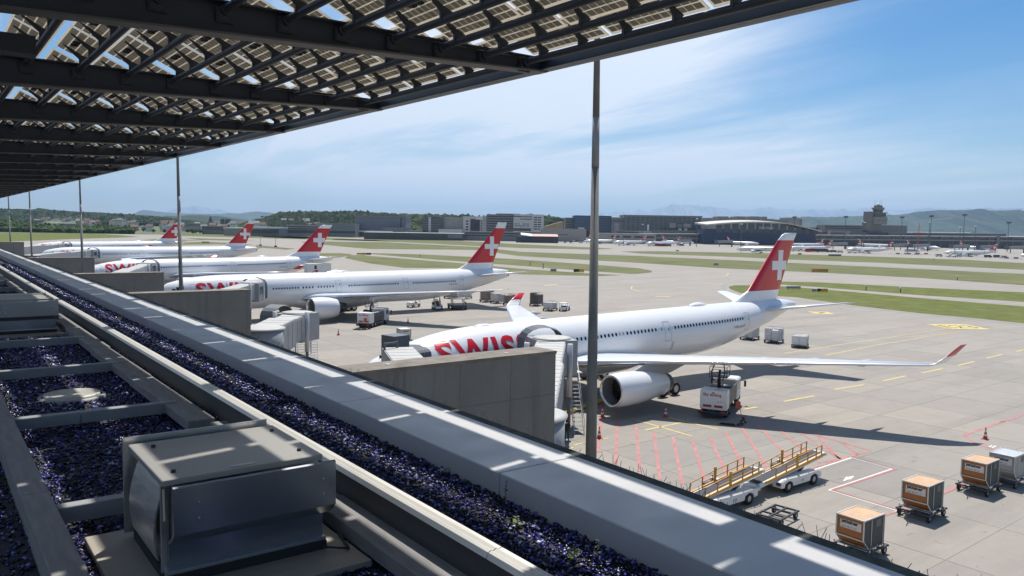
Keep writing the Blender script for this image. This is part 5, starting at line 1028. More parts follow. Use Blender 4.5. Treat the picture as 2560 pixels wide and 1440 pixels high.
# ================================================================== far terminal, town, trees, vehicles
FR=Vector((r0.x,r0.y,0)).normalized(); FF=Vector((cf.x,cf.y,0)).normalized(); FRZ=math.atan2(FR.y,FR.x)
mcA=M('facade_beige',(.34,.315,.29),.8,var=.08,scale=.2); mcB=M('facade_grey',(.20,.20,.205),.7,var=.1,scale=.2); mcC=M('facade_dark',(.07,.075,.085),.5); mcD=M('facade_white',(.52,.52,.51),.7,var=.06,scale=.3); mgl=M('facade_glass',(.035,.05,.07),.15,spec=.7); mgl2=M('facade_glass_pale',(.10,.13,.16),.2,spec=.7); mbl=M('facade_blue',(.035,.055,.11),.5); mrw=M('roof_white',(.70,.70,.68),.5); mwn=M('window_dark',(.03,.035,.045),.2); mtow=M('tower_concrete',(.20,.185,.165),.85,var=.1,scale=.3); mrtile=M('roof_tile',(.20,.115,.085),.8,var=.15,scale=.4); mhw=M('house_wall',(.55,.52,.47),.8)
class FB:
    """far building in a frame of its own: x along the picture, y away, sizes from sight lines at one distance"""
    def __init__(s,name,label,cat,x0,x1,yt,dist,depth,mat,yb=None,group=None,wall='wall'):
        a=D(x0,yt,dist); b=D(x1,yt,dist); s.d=dist; s.x0=x0; c=(a+b)/2; s.W=(Vector((b.x,b.y,0))-Vector((a.x,a.y,0))).length; s.H=c.z; s.zb=0 if yb is None else max(0,D((x0+x1)/2,yb,dist).z)
        s.t=thing(name,label,cat,(c.x,c.y,0),FRZ,group); s.px0,s.px1=x0,x1; s.dep=depth; s.w=MB().box(-s.W/2,s.W/2,0,depth,s.zb,s.H).build(wall,mat,s.t)
    def lx(s,px): return -s.W/2+s.W*(px-s.px0)/(s.px1-s.px0)
    def lz(s,py): return D((s.px0+s.px1)/2,py,s.d).z
    def box(s,nm,x0,x1,y0,y1,mat,d0=-.3,d1=-.01,par=None): return MB().box(s.lx(x0),s.lx(x1),d0,d1,max(0,s.lz(y1)),s.lz(y0)).build(nm,mat,par or s.t)
    def bands(s,x0,x1,ys,h,mat=None,nm='window_band'):
        for y in ys: s.box(nm,x0,x1,y,y+h,mat or mwn,-.12,-.02)
    def grid(s,x0,x1,y0,y1,nx,ny,fx=.6,fy=.55,mat=None,nm='window'):
        w_=(s.lx(x1)-s.lx(x0))/nx; h=(s.lz(y0)-s.lz(y1))/ny; me=MB().box(-w_*fx/2,w_*fx/2,-.15,-.02,-h*fy/2,h*fy/2).mesh(nm,mat or mwn)
        for i in range(nx):
            for j in range(ny): obj(nm,me,s.t,(s.lx(x0)+w_*(i+.5),0,s.lz(y1)+h*(j+.5)))
b=FB('hangar','large grey hangar with a dark vertical slot, centre left of the skyline','hangar',888,1014,541,1180,60,M('hangar_blue_grey',(.17,.185,.215),.6,var=.06,scale=.1)); b.box('roof_edge',887,1015,540,543,mcB,-1,61); b.box('door_slot',1001,1004,543,567,mwn); b.box('annex',960,1030,568,578,mcB,-12,-.5); b.box('low_annex',888,985,577,580,mrw,-14,-12.1)
b=FB('hangar','lower striped grey hangar left of the large hangar','hangar',790,888,558,1140,50,M('corrugated_grey',(.24,.245,.255),.6)); b.bands(830,886,(561,564.5,568,571.5),1.5,mcB,'cladding_rib'); b.box('door_band',790,888,577,583,mcC)
b=FB('workshop_building','low white grey workshop behind the third tail','building',716,800,562,1120,30,mcA); b.bands(720,798,(566,571),2.4); b.box('base_band',716,800,575,583,mcC)
b=FB('office_building','dark glass office block with a pale vertical strip','building',1056,1104,544,1150,40,mgl,None); b.box('pale_strip',1071.5,1077.5,543,579,mcD,-.8,-.1); b.box('roof_box',1066,1098,541,544,mcB,5,30)
for y in(549,555,561,567,573): b.box('floor_line',1056.2,1071,y,y+.9,mcB,-.2,-.02); b.box('floor_line',1078,1103.8,y,y+.9,mcB,-.2,-.02)
b=FB('office_building','plain beige block beside the dark glass office','building',1104,1158,543,1155,40,mcA); b.box('grey_corner',1103,1111,543,580,mcB,-.6,-.1); b.bands(1112,1157,(549,554.5,560,566),.9,mcB,'facade_joint'); b.box('stepped_annex',1098,1158,573,583,mcD,-12,-.7); b.bands(1099,1157,(575,578.5),1.4)
b=FB('office_building','pale building with a large dark patterned panel on its front','building',1158,1216,541,1150,40,mcD); b.box('patterned_panel',1176,1200,548,579,M('patterned_panel',(.05,.045,.055),.6,var=.9,scale=.35),-.5,-.05); b.grid(1164,1172,550,578,1,4,.8,.5); b.grid(1202,1206,550,578,1,5,.7,.5); b.box('white_awning',1190,1208,545,549,mrw,-4,-.6)
b=FB('office_building','grey office building with long window bands behind the second tail','building',1216,1286,536,1140,45,mcB); b.bands(1218,1284,(540,546,552,558,564,570,576),2.6); b.box('roof_storey',1240,1300,533.5,536.5,mcB,8,40)
b=FB('office_building','white stepped office building right of the second tail','building',1284,1360,536,1130,45,mcD); b.grid(1334,1354,541,575,2,6,.85,.45); b.bands(1282,1300,(540,),2.5); b.grid(1286,1324,558,567,4,2,.8,.35); b.box('ground_floor',1284,1328,571,578,mcC); b.bands(1300,1330,(541,547),2)
b=FB('low_building','long beige flat building in front of the stubble field','building',1352,1466,572,1040,50,mcA); b.box('roof_plant',1448,1462,568,572,mcD,6,14); b.bands(1378,1420,(586,),1.2)
b=FB('office_building','small grey building left of the blue gridded block','building',1413,1438,544,1190,30,mcB); b.grid(1415,1436,547,570,4,4,.6,.6)
b=FB('hotel_building','dark blue gridded block half hidden by the tall mast','building',1436,1529,539,1170,40,mbl,None); b.grid(1438,1527,540.5,584,15,7,.5,.45,M('grid_window',(.16,.20,.26),.3))
b=FB('office_building','grey block with a white framed porch right of the blue block','building',1529,1562,543.5,1165,40,mcB); b.grid(1537,1549,558,580,4,4,.55,.7,mcD,'pale_panel'); b.bands(1530,1560,(551,),3,mgl)
b=FB('glass_building','wide glass building under the distant mountain','building',1562,1754,539,1160,50,mgl2,None); b.box('roof_edge',1560,1756,538.5,542.5,mcB,-.8,51); b.bands(1563,1753,(546,551.5,557,562.5,568,573.5),1.2,mcB,'floor_line'); b.grid(1566,1752,543,577,16,6,.82,.7,mgl); 
b.box('grey_panel',1674,1690,557,569,mcA,-1,-.2); b.box('grey_panel',1709,1727,558,569,mcA,-1,-.2); b.box('link_block',1693,1706,560,568,mcB,-1,-.2)
for k,(x0,x1,y) in enumerate(((1754,1768,546),(1768,1797,544.5),(1797,1822,541),(1822,1842,544),(1842,1862,541),(1862,1876,547),(1876,1899,541),(1899,1909,546),(1909,1918,541.5),(1918,1937,547),(1937,1969,549),(1969,1999,544),(1999,2006,547))):
    b=FB('car_park_block',['flat','stepped','tall'][k%3]+' beige block %s in the row behind the arched hall'%['at the left end','second from the left','third from the left','fourth from the left','fifth from the left','sixth from the left','seventh, the middle one','seventh from the right','sixth from the right','fifth from the right','fourth from the right','third from the right','at the right end'][k],'building',x0,x1-.2,y,1290+k*3,40,mcA if k%2 else M('facade_taupe',(.27,.25,.235),.8)); b.bands(x0+1,x1-1.2,(y+3.5,y+8),1.1,mcB)
# hall with the arched roof
b=FB('arched_hall','hall with a long shallow arched roof and blue glass front','building',1760,2040,574,1020,60,mbl,None); arc=[]; n=28
X0,X1=1762,2048
def arcy(x): q=(x-1762)/(2048-1762); return 566.-13.*math.sin(PI*min(1,q*.86+.10))+ (9.0*max(0,q-.72)/.28 if q>.72 else 0)
top=[(b.lx(x),b.lz(arcy(x)+4)) for x in np.linspace(X0,X1,n)]
rf_=MB()
for (a,z0),(c,z1) in zip(top[:-1],top[1:]): rf_.hexa([(a,-9,z0),(c,-9,z1),(c,60,z1+2),(a,60,z0+2),(a,-9,z0+1.5),(c,-9,z1+1.5),(c,60,z1+4),(a,60,z0+4)])
rf_.build('arched_roof',M('roof_beige',(.52,.49,.43),.5),b.t)
for x in np.linspace(1790,2030,13): 
    z=b.lz(arcy(x)+5); MB().box(b.lx(x),b.lx(x+15.5),-.25,-.02,b.lz(583),z).build('glass_bay',M('hall_glass',(.03,.055,.095),.15,spec=.7),b.t)
o=text_on('hall_lettering','Zürich Airport',M('sign_white',(.75,.75,.75),.4),b.t,4.0,(b.lx(1897),-.5,b.lz(573.5)),(1,0,0),(0,0,1),.02,1.0,(b.lx(1934)-b.lx(1897))/24)
# dock: long low terminal, nearer on the right
dk=thing('terminal_dock','long dark low terminal dock stretching across the right half','building')
def dkp(px,py): 
    d=1050-10*(px-1640)/(2560-1640); return D(px,py,d)
def dbox(nm,x0,x1,y0,y1,mat,off,dep,par=dk,tilt=True):
    sl=(591-583)/(2560-1640) if tilt else 0
    P=[]
    a=dkp(x0,y0+sl*(x0-1640)); c=dkp(x1,y0+sl*(x1-1640)); zb0=max(0.,dkp(x0,y1+sl*(x0-1640)).z); zb1=max(0.,dkp(x1,y1+sl*(x1-1640)).z); f0=FF*off; f1=FF*(off+dep)
    for z0,z1 in((zb0,zb1),(a.z,c.z)):
        for p,f,z in((a,f0,z0),(c,f0,z1),(c,f1,z1),(a,f1,z0)): P.append((p.x+f.x,p.y+f.y,z))
    return MB().hexa(P).build(nm,mat,par)
dbox('wall',1560,2640,584,660,mcB,0,40); dbox('roof_edge',1600,2640,583,584.8,mrw,-2.5,44); dbox('upper_storey',1635,2230,575.5,583,mcC,12,25); dbox('upper_storey',2230,2528,577,583.5,mcC,10,25)
dbox('white_roof_edge',2276,2434,574,575.6,mrw,8,2)
for x in range(1600,2560,30): dbox('column',x,x+2.6,585,640,M('dock_column',(.16,.16,.165),.6),-1.6,1.5)
for i,x in enumerate(range(1606,2600,30)): dbox('glazing_bay',x,x+23,588+(i%3),594+(i%2)*3,mgl if i%4 else mcC,-.5,.45); 
for x in range(1606,2600,60): dbox('ground_recess',x,x+50,598,640,mcC,-.9,.3)
dbox('canopy_band',1640,2640,593,596,M('band_grey',(.27,.27,.275),.5),-1.3,.9)
dbox('sign_block',2077,2128,572.5,583,mcB,4,8); dbox('window_slot',2080,2116,578,581,mcC,3.4,.5); dbox('lift_tower',2489,2497,581,640,mcB,-3,2.4)
b=FB('low_building','grey wall of gates under the blue block, behind small jets','building',1496,1640,584,960,30,mcA); b.grid(1524,1640,589,595,4,1,.72,.9,mcC,'gate')
for k,x in enumerate((1812,1708,2096,2250,2300,2400,2468,2540)):
    p=G(x,612+(x-1640)*.022+1); t=thing('far_jet_bridge','grey jet bridge of the far dock, number %d from the left of eight'%([1708,1812,2096,2250,2300,2400,2468,2540].index(x)+1) if False else ['grey far jet bridge left of the arched hall lettering','grey far jet bridge below the glass building','grey far jet bridge right of the nearest red tail','grey far jet bridge left of the lamp under the tower','grey far jet bridge beside the swept red tail','grey far jet bridge at the middle of the right dock','grey far jet bridge beneath the tall right lamp','grey far jet bridge at the right picture edge'][k],'jet bridge',p,FRZ); MB().hexa([(-9,-2,3.8),(9,-2,4.6),(9,1,4.6),(-9,1,3.8),(-9,-2,6.6),(9,-2,7.4),(9,1,7.4),(-9,1,6.6)]).build('tunnel',mjb,t); MB().box(-11,-8.9,-3,2,3.4,7.2).build('cab',mjbd,t); MB().tube((7.5,-.5,0),(7.5,-.5,4.4),.8,.8,10).build('column',mjbd,t); MB().bar((-6,-.5,0),(-6,-.5,3.9),.6,.6).build('lift_column',mjbd,t)
# control tower
b=FB('control_tower','grey brown control tower with a flared glass cab','tower',2168,2203,575,1060,14,mtow,None); tw=b; b.w.name='shaft_base'
b.box('shaft',2168,2203,562,592,mtow,0.05,13.9); b.box('tall_block',2168,2182.5,529,562,mtow,0.05,13.9); b.box('core',2182.6,2204,530,562,mtow,1.0,13.5); b.box('office_deck',2181.5,2215,542,561,M('tower_deck',(.235,.22,.20),.8),-2.5,12); b.box('deck_line',2181.3,2215.2,551,551.8,mcC,-2.6,-2.51); b.box('lower_glazing',2183,2212,533.5,541.5,mgl,-1.5,11); b.box('lower_roof',2182.6,2215.5,531,533.3,mtow,-3,12.2)
c=(tw.lx(2197),5,0); z=tw.lz
rr=lambda px: (tw.lx(2197+px)-tw.lx(2197))
MB().lathe([(z(531),rr(11)),(z(527.5),rr(12))],8,c,'z',0,False).build('cab_base',mtow,b.t); MB().lathe([(z(527.5),rr(11.8)),(z(521),rr(15.5))],8,c,'z',0,False).build('cab_glass',mgl2,b.t); MB().lathe([(z(521),rr(16.5)),(z(519),rr(17)),(z(518.6),rr(11)),(z(514),rr(10.3)),(z(513.4),rr(11)),(z(513),.1)],8,c,'z',0,False).build('cab_roof',mtow,b.t); MB().lathe([(z(513),rr(3)),(z(510.5),rr(4.2)),(z(508.8),rr(2.5)),(z(508.3),.05)],12,c,'z').build('radar_dome',mrw,b.t)
m=MB()
for q in(-9,-6,4,8): m.tube((c[0]+rr(q),5,z(518)),(c[0]+rr(q),5,z(500-(q%3))),.12,.08,5)
m.build('antenna',mcC,b.t)
# lamps of the far apron
for k,(x,yt,yb,big) in enumerate(((2112,542,600,1),(2252,543,606,1),(2326,540,590,1),(2407,537,616,1),(2520,556,590,1),(2322,555,600,0),(2399,568,600,0),(2437,565,600,0),(2155,553,580,0),(2161,556,580,0),(1985,543,582,1),(1853,560,585,0),(1741,547,600,0),(2296,556,600,2),(1302,560,600,0),(1606,561,586,0))):
    d=860 if x>1700 else 1000; p=D(x,yb,d); tp=D(x,yt,d); lab=['tall far lamp left of the control tower','tall far lamp right of the control tower','tall far lamp with a slanted head, before the blue ridge','tallest far lamp, centre of the right dock','far lamp close to the right picture edge','small white headed lamp beside the slanted lamp','small lamp left of the tallest far lamp','small lamp right of the tallest far lamp','short lamp close left of the control tower','short twin lamp close left of the control tower','lamp on the arched hall','thin lamp left of the hall lettering','thin lamp before the glass building','red and white lattice pole beside the white roof edge','thin lamp before the white office building','white floodlight pole below the glass building'][k]
    t=thing('far_lamp',lab,'light mast',(p.x,p.y,0),FRZ); MB().tube((0,0,0),(0,0,tp.z),.42,.28,6).build('pole',mjbd if big!=2 else mrv,t)
    if big==1: MB().lathe([(tp.z-1.2,1.2),(tp.z-.9,2.3),(tp.z+.8,2.5),(tp.z+1.,.1)],10,(0,0,0),'z').build('lamp_head',mjbd,t)
    elif big==0: MB().bbox(-1.2,1.2,-.5,.5,tp.z-.6,tp.z+.5,.1).build('lamp_head',mrw,t)
    else: MB().bar((-6,0,tp.z*.62),(7,0,tp.z*.62),.5,.7).build('lattice_arm',mrv,t)
# long white canopy sheds
b=FB('shed','long shed with a white and red roof before the beige building','shed',1290,1396,591.5,930,14,mcC); MB().hexa([(b.lx(1330),-6,b.H),(b.lx(1395),-6,b.H),(b.lx(1395),15,b.H+2.5),(b.lx(1330),15,b.H+2.5),(b.lx(1330),-6,b.H+.5),(b.lx(1395),-6,b.H+.5),(b.lx(1395),15,b.H+3),(b.lx(1330),15,b.H+3)]).build('red_roof',M('roof_pinkish',(.50,.30,.25),.6),b.t); MB().hexa([(b.lx(1302),-6,b.H+1.4),(b.lx(1330),-6,b.H),(b.lx(1330),15,b.H+2.5),(b.lx(1302),15,b.H+3.5),(b.lx(1302),-6,b.H+2.2),(b.lx(1330),-6,b.H+.6),(b.lx(1330),15,b.H+3.1),(b.lx(1302),15,b.H+4.3)]).build('white_roof',mrw,b.t); b.box('blue_hall',1298,1330,594,601,mbl,-1,-.1)
b=FB('low_dock','long low dark dock with white roof edge, centre of the far apron','building',910,1160,582.5,985,30,mcC); b.box('roof_edge',910,1160,581.6,583,mrw,-2,31); b.grid(912,1118,585,592,18,1,.9,.7,mgl,'glazing_bay'); b.box('pale_end',1120,1156,584,594,mcB,-1.5,-.1)
b=FB('low_dock','grey low terminal part below the patterned building','building',1160,1300,579,1000,30,mcB); b.bands(1162,1298,(582,588),2.6)
for k,(x0,x1,y,m_,lab) in enumerate(((1284,1356,578.5,mcA,'pale low annex below the white office building'),(1470,1500,574,mcC,'dark annex beside the beige flat building'),(1540,1640,577.5,mcB,'grey annex in front of the porch block'),(1640,1676,576,mcA,'pale small block with a white chimney'),(1700,1752,569,mcC,'dark building before the glass building'),(2062,2166,563,mcB,'grey hall left of the control tower'),(2204,2268,563.5,mcB,'grey hall right of the control tower'),(2040,2080,569,mcC,'dark low block right of the arched hall'),(1020,1056,576,mcB,'low grey building between hangar and glass office'))):
    b=FB('annex_building',lab,'building',x0,x1,y,1040+12*k,30,m_); 
    if k in(0,2,3,5): b.bands(x0+2,x1-2,(y+3,y+7),1.5)
    if k==3: b.box('chimney',1619.5,1623,562,577,mrw,2,5)
    if k==4: 
        for x in(1697,1711): b.box('round_sign',x,x+7,571,577,mrw,-.6,-.1)
# left side: town, halls, church
def house(label,px,yb,dist,w_,h,red=True,wallm=None,rz=0):
    p=D(px,yb,dist); t=thing('house',label,'house',(p.x,p.y,0),FRZ+rz,'small houses of the town'); z0=0; zt=max(p.z,3)+h; l=w_*.7
    wl=MB().box(-w_/2,w_/2,-l/2,l/2,0,zt).build('wall',wallm or mhw,t); r=MB(); r.ext([(-l/2-.4,zt-.1),(l/2+.4,zt-.1),(0,zt+w_*.32)],'x',-w_/2-.4,w_/2+.4); r.build('roof',mrtile if red else mcB,t)
    for x in(-w_*.28,0,w_*.28): MB().box(x-.6,x+.6,-l/2-.06,-l/2-.01,zt-2.6,zt-1.2).build('window',mwn,wl)
rh=random.Random(11); n=0
pos=['far left','left','left of the second mast','behind the fourth tail','between the two left tails']
spots=[]
for x0,x1,cnt,ya,yb_,da,db in((90,200,20,548,556,1900,2300),(205,330,18,552,566,1500,2000),(330,470,24,557,570,1350,1800),(470,560,12,562,572,1350,1600),(560,660,14,562,570,1300,1700),(690,800,16,552,566,1380,1650)):
    for i in range(cnt): spots.append((rh.uniform(x0,x1),rh.uniform(ya,yb_),rh.uniform(da,db)))
spots.sort()
zc_={}
hue=[None,M('house_cream',(.58,.52,.42),.8),M('house_pale',(.62,.62,.60),.8),M('house_ochre',(.45,.35,.24),.8)]
for i,(x,y,d) in enumerate(spots):
    k=rh.randrange(4); red=rh.random()<.6; where=('before the forested ridge' if x<200 else 'left of the mast' if x<330 else 'in the left town' if x<470 else 'near the church' if x<560 else 'right of the church' if x<690 else 'on the wooded hill'); zc_[where]=zc_.get(where,-1)+1; house('%s house with %s roof, %s from the left %s'%(['white','cream','pale','ochre'][k],'red' if red else 'grey',ORD[zc_[where]],where),x,y,d,rh.uniform(8,12.5),rh.uniform(1.5,3.5),red,hue[k],rh.uniform(-.6,.6))
b=FB('hall','long hall with a bright white roof behind the left trees','hall',108,162,558,1250,30,mcB); b.box('white_roof',105,163,556.3,559.3,mrw,-3,31); b.box('awning',114,150,560.5,562.5,mrw,-6,-.5)
b=FB('apartment_block','dark grey flat block among the trees at the far left','building',58,90,550.5,1320,20,mcC); b.bands(60,88,(552.5,556),1.4,mcA)
b=FB('white_hangar','small hangar with rounded white roof left of the fourth tail','hangar',560,603,571,1080,30,mcA); b.box('white_roof',559,604,568.6,571.5,mrw,-2,30)
b=FB('white_hangar','wide low hangar with white roof between the left tails','hangar',626,698,570.5,1060,40,mcB); b.box('white_roof',625,698,567.5,571.5,mrw,-2,41); b.box('dark_opening',630,694,575,583,mcC,-.6,-.1)
b=FB('tower_block','slim dark grey apartment tower right of the church','building',551,570,547.5,1500,15,mcC); b.box('pale_stripe',561,563.5,547,562,mcA,-.5,-.05); b.grid(552,560,549,561,3,4,.5,.5,mcB); b.grid(564,569.5,549,561,2,4,.5,.5,mcB)
b=FB('office_building','long pale office building behind the farthest tails','building',463,505,558,1420,20,mcA); b.bands(464,504,(560,564),1.5)
b=FB('office_building','grey glazed building below the church','building',505,560,565,1180,20,mcB); b.bands(506,559,(568,572),2)
b=FB('church','dark church tower with pointed roof, left of the tower block','church',520,531,553,1480,8,mcB,None); MB().ext([(b.lx(521),b.lz(553)),(b.lx(530),b.lz(553)),(b.lx(528),b.lz(547)),(b.lx(525.5),b.lz(540)),(b.lx(523),b.lz(547))],'y',1,7).build('spire',mcC,b.t); b.box('nave',514,540,556.5,566,mcA,1,9)
p=D(664,556,1500); t=thing('tower_crane','thin tower crane above the hill edge','crane',(p.x,p.y,0),FRZ); zt=D(664,541,1500).z; MB().bar((0,0,0),(0,0,zt),1.1,1.1).build('mast',mcC,t); MB().bar((-9,0,zt),(16,0,zt),.9,.9).build('jib',mcC,t); MB().box(-9,-5,-1,1,zt-2.2,zt-.5).build('counterweight',mcC,t)
p=G(674,586); t=thing('parked_jet','dark grey jet parked before the white roofed hangar','airplane',(p.x,p.y,0),FRZ); MB().lathe([(-13,.1),(-11,1.0),(-8,1.5),(6,1.5),(13,.2)],10,(0,0,2.6),'x').build('fuselage',mcB,t); MB().hexa([(-3,-13,2.2),(2,-13,2.2),(4,13,2.2),(-1,13,2.2),(-3,-13,2.5),(2,-13,2.5),(4,13,2.5),(-1,13,2.5)]).build('wing',mcB,t); MB().hexa([(9,-.15,3),(12.5,-.15,3),(12.5,.15,3),(9,.15,3),(11,-.15,7),(13.2,-.15,7),(13.2,.15,7),(11,.15,7)]).build('tail_fin',mcB,t)
def biz(label,px,py,sg=1):
    p=G(px,py); t=thing('business_jet',label,'airplane',(p.x,p.y,0),FRZ,'small white jets before the hangars'); MB().lathe([(-9,.1),(-8,.7),(-5.5,1.15),(4,1.15),(9,.25)],12,(0,0,2.1),'x').build('fuselage',mvw,t); MB().hexa([(-1,-9,1.6),(.8,-9,1.6),(2,9,1.6),(-.5,9,1.6),(-1,-9,1.8),(.8,-9,1.8),(2,9,1.8),(-.5,9,1.8)]).build('wing',mvw,t); MB().hexa([(6.4,-.12,2.6),(9,-.12,2.6),(9,.12,2.6),(6.4,.12,2.6),(8.6,-.12,6.2),(10.3,-.12,6.2),(10.3,.12,6.2),(8.6,.12,6.2)]).build('tail_fin',mvw,t); MB().box(8.8,10.6,-3.6,3.6,6.2,6.36).build('tailplane',mvw,t); MB().tube((3.2,-1.6,2.8),(6.6,-1.6,2.8),.55,.45,10).tube((3.2,1.6,2.8),(6.6,1.6,2.8),.55,.45,10).build('engine_pod',mvw,t); MB().tube((-6,0,0),(-6,0,1.6),.12,.12,6).tube((1,-1.3,0),(1,-1.3,1.6),.15,.15,6).tube((1,1.3,0),(1,1.3,1.6),.15,.15,6).build('landing_gear',mvd,t)
    t.scale=(sg,1,1) if sg>0 else (1,1,1)
    if sg<0: t.rotation_euler=(0,0,FRZ+PI)
biz('white business jet with a T tail before the grey hangars',874,592); biz('small white business jet left of the third tail',790,587.5); biz('white business jet beside the second hangar, right of the third tail',852,588.5,-1)
# vehicles on the far apron
def van(label,px,py,kind='van',col=None,rz=0):
    p=G(px,py); t=thing({'van':'far_van','bus':'airport_bus','stairs':'boarding_stairs','trailer':'baggage_train'}[kind],label,{'van':'van','bus':'bus','stairs':'boarding stairs','trailer':'baggage carts'}[kind],(p.x,p.y,0),FRZ+rz,'vehicles on the far apron'); c=col or mvw
    if kind in('van','bus'):
        L=2.6 if kind=='van' else 6.5; h=2.1 if kind=='van' else 3.0; bo=MB().ext([(-L,.4),(-L,h),(L*.62,h),(L*.8,h*.62),(L,h*.55),(L,.4)],'y',-1.05,1.05).build('body',c,t); MB().box(-L*.9,L*.6,-1.07,-1.055,h*.58,h*.9).build('window',mwn,bo)
        for x in(-L*.62,L*.62): MB().tube((x,-1.08,.38),(x,-.7,.38),.38,.38,10).tube((x,.7,.38),(x,1.08,.38),.38,.38,10).build('wheels',mtyre,t)
    elif kind=='stairs':
        MB().box(-4,4,-1.1,1.1,.4,1.1).build('chassis',c,t); MB().hexa([(-3.6,-1,1),(-2.2,-1,1),(-2.2,1,1),(-3.6,1,1),(2.6,-1,4.4),(4,-1,4.4),(4,1,4.4),(2.6,1,4.4)]).build('stair_flight',mcB,t); MB().hexa([(-3.6,-1.05,1.9),(-3.0,-1.05,1.9),(-3.0,-1,1.9),(-3.6,-1,1.9),(3.2,-1.05,6.1),(4.4,-1.05,6.1),(4.4,-1,6.1),(3.2,-1,6.1)]).build('side_rail',c,t); MB().box(3.2,4.6,-1.1,1.1,6.1,6.3).build('canopy',c,t)
        for x in(-2.8,2.8): MB().tube((x,-1.12,.42),(x,-.7,.42),.42,.42,10).tube((x,.7,.42),(x,1.12,.42),.42,.42,10).build('wheels',mtyre,t)
    else:
        for i in range(5): MB().box(-8+i*3.3,-5.4+i*3.3,-.8,.8,.4,.7+.9*(i%2)).build('cart',mcB if i%2 else c,t)
VL=[(1008,597,'van','dark van left of the red van in the centre far',mcB),(1046,597.5,'bus','red and white bus before the low dark dock',mrv),(1075,598,'van','white van right of the red bus',None),(1098,598,'trailer','grey carts before the low dark dock',None),(1130,598.5,'van','white van before the pale end of the dock',None),(1173,600,'van','red van before the grey low terminal',mrv),(1190,600,'bus','white bus beside the red van',None),(1420,608,'trailer','dark baggage carts left of the tall mast',None),(1452,608,'van','white van beside the baggage carts left of the mast',None),(1553,614,'stairs','white boarding stairs right of the tall mast',None),(1577,614.5,'trailer','grey carts between the stairs and the red bus',None),(1628,615.5,'stairs','white boarding stairs left of the red bus',None),(1653,616,'bus','dark red bus under the twin red tails',M('bus_red',(.28,.02,.05),.5)),(1672,616,'van','dark green van at the end of the red bus',M('van_green',(.05,.08,.06),.5)),(1704,615,'van','small dark car on the open far apron',mcC),(1735,609,'van','white van under the glass building',None),(1990,628,'stairs','boarding stairs right of the nearest red tail',None),(2032,630,'bus','red bus right of the nearest red tail',mrv),(2056,630.5,'bus','dark bus beside the red bus',mcC),(2084,631,'van','dark van left of the covered jet',mcC),(2100,632,'van','white van below the tower',None),(2130,633,'stairs','large boarding stairs below the control tower',None),(2152,632,'van','white van right of the stairs below the tower',None),(2255,637,'trailer','long row of grey baggage carts on the open apron',None),(2282,637.5,'trailer','second row of grey baggage carts, right of the first',None),(2280,631,'bus','grey white bus behind the baggage carts',None),(2305,637,'trailer','short row of carts at the end of the long row',None),(2347,641.5,'van','white van left of the stairs near the right edge',None),(2378,643,'stairs','boarding stairs over the covered jet near the right edge',None),(2396,642.5,'van','white tractor van under the right boarding stairs',None),(2428,639,'bus','white truck right of the covered jet',None),(2470,644,'van','small dark tug on the right far apron',mcC),(2493,644,'van','tiny dark tug beside the white van',mcC),(2509,645.5,'van','white van close to the right edge',None),(2528,648,'trailer','grey carts close to the right edge',None),(2452,628,'bus','white bus under the right dock',None),(2240,618,'van','white van at the dock below the lamp',None),(2150,617,'van','white car at the dock, left of the lamp',None),(2048,615,'bus','white truck at the dock behind the red tail',None)]
for x,y,k,lab,c in VL: van(lab,x,y,k,c,rh.uniform(-.25,.25))
# taxiway signs and small airfield fixtures
def tsign(label,px0,px1,py,h,mats):
    a=G(px0,py); b_=G(px1,py); c=(a+b_)/2; L=(b_-a).length; t=thing('taxiway_sign',label,'sign',(c.x,c.y,0),math.atan2(b_.y-a.y,b_.x-a.x)); n=len(mats)
    for i,m in enumerate(mats): MB().box(-L/2+L*i/n+.03,-L/2+L*(i+1)/n-.03,-.15,.15,.25,h).build('sign_panel',m,t)
    for x in(-L*.4,0,L*.4): MB().tube((x,0,0),(x,0,.26),.05,.05,6).build('leg',mvd,t)
    return t
mys=M('sign_yellow',(.60,.36,.03),.5); mbs=M('sign_black',(.03,.028,.02),.5); mgs=M('sign_back_grey',(.30,.33,.36),.6); mor2=M('sign_orange',(.52,.25,.05),.6)
SG=[('black and yellow taxiway sign right of the nearest red tail',2043,2069,731,1.1,[mbs,mys,mys]),('grey sign back with two panels beside the nearest red tail',1966,2001,723.5,1.0,[mgs,mgs]),('grey sign edge left of the black and yellow sign',2030,2041,730,.9,[mgs]),('long orange board in the middle grass strip, right of the tail',2029,2070,681,1.5,[mor2,mor2,mor2,mor2]),('black and yellow sign left of the tall mast',1434,1460,681.5,1.4,[mbs,mys]),('grey sign back left of the black and yellow sign by the mast',1376,1391,680,1.3,[mgs]),('grey sign back in the middle grass, right of the mast',1784,1796,664,1.2,[mgs]),('yellow sign on the grass behind the second jet',892,912,637.5,1.2,[mys]),('dark and yellow board beside the lane behind the second jet',905,928,637.8,1.3,[mor2,mbs]),('yellow boards between the fourth and third tails',504,523,608,1.4,[mys,mys]),('grey long board at the far edge of the apron strip, right',2071,2103,641,1.6,[mcB,mcB,mcB]),('small brown board in the far strip, behind the nearest fin',1995,2004,637,1.3,[mor2]),('grey box in the far strip beneath the twin tails',1690,1697,628.5,1.2,[mgs])]
for s_ in SG: tsign(*s_)
def fixture(label,px,py,h):
    p=G(px,py); t=thing('runway_light',label,'light',(p.x,p.y,0)); MB().tube((0,0,0),(0,0,h),.16,.12,8).build('stem',mvd,t); MB().lathe([(h,.3),(h+.35,.35),(h+.6,.1)],10,(0,0,0),'z').build('lamp',mrw,t)
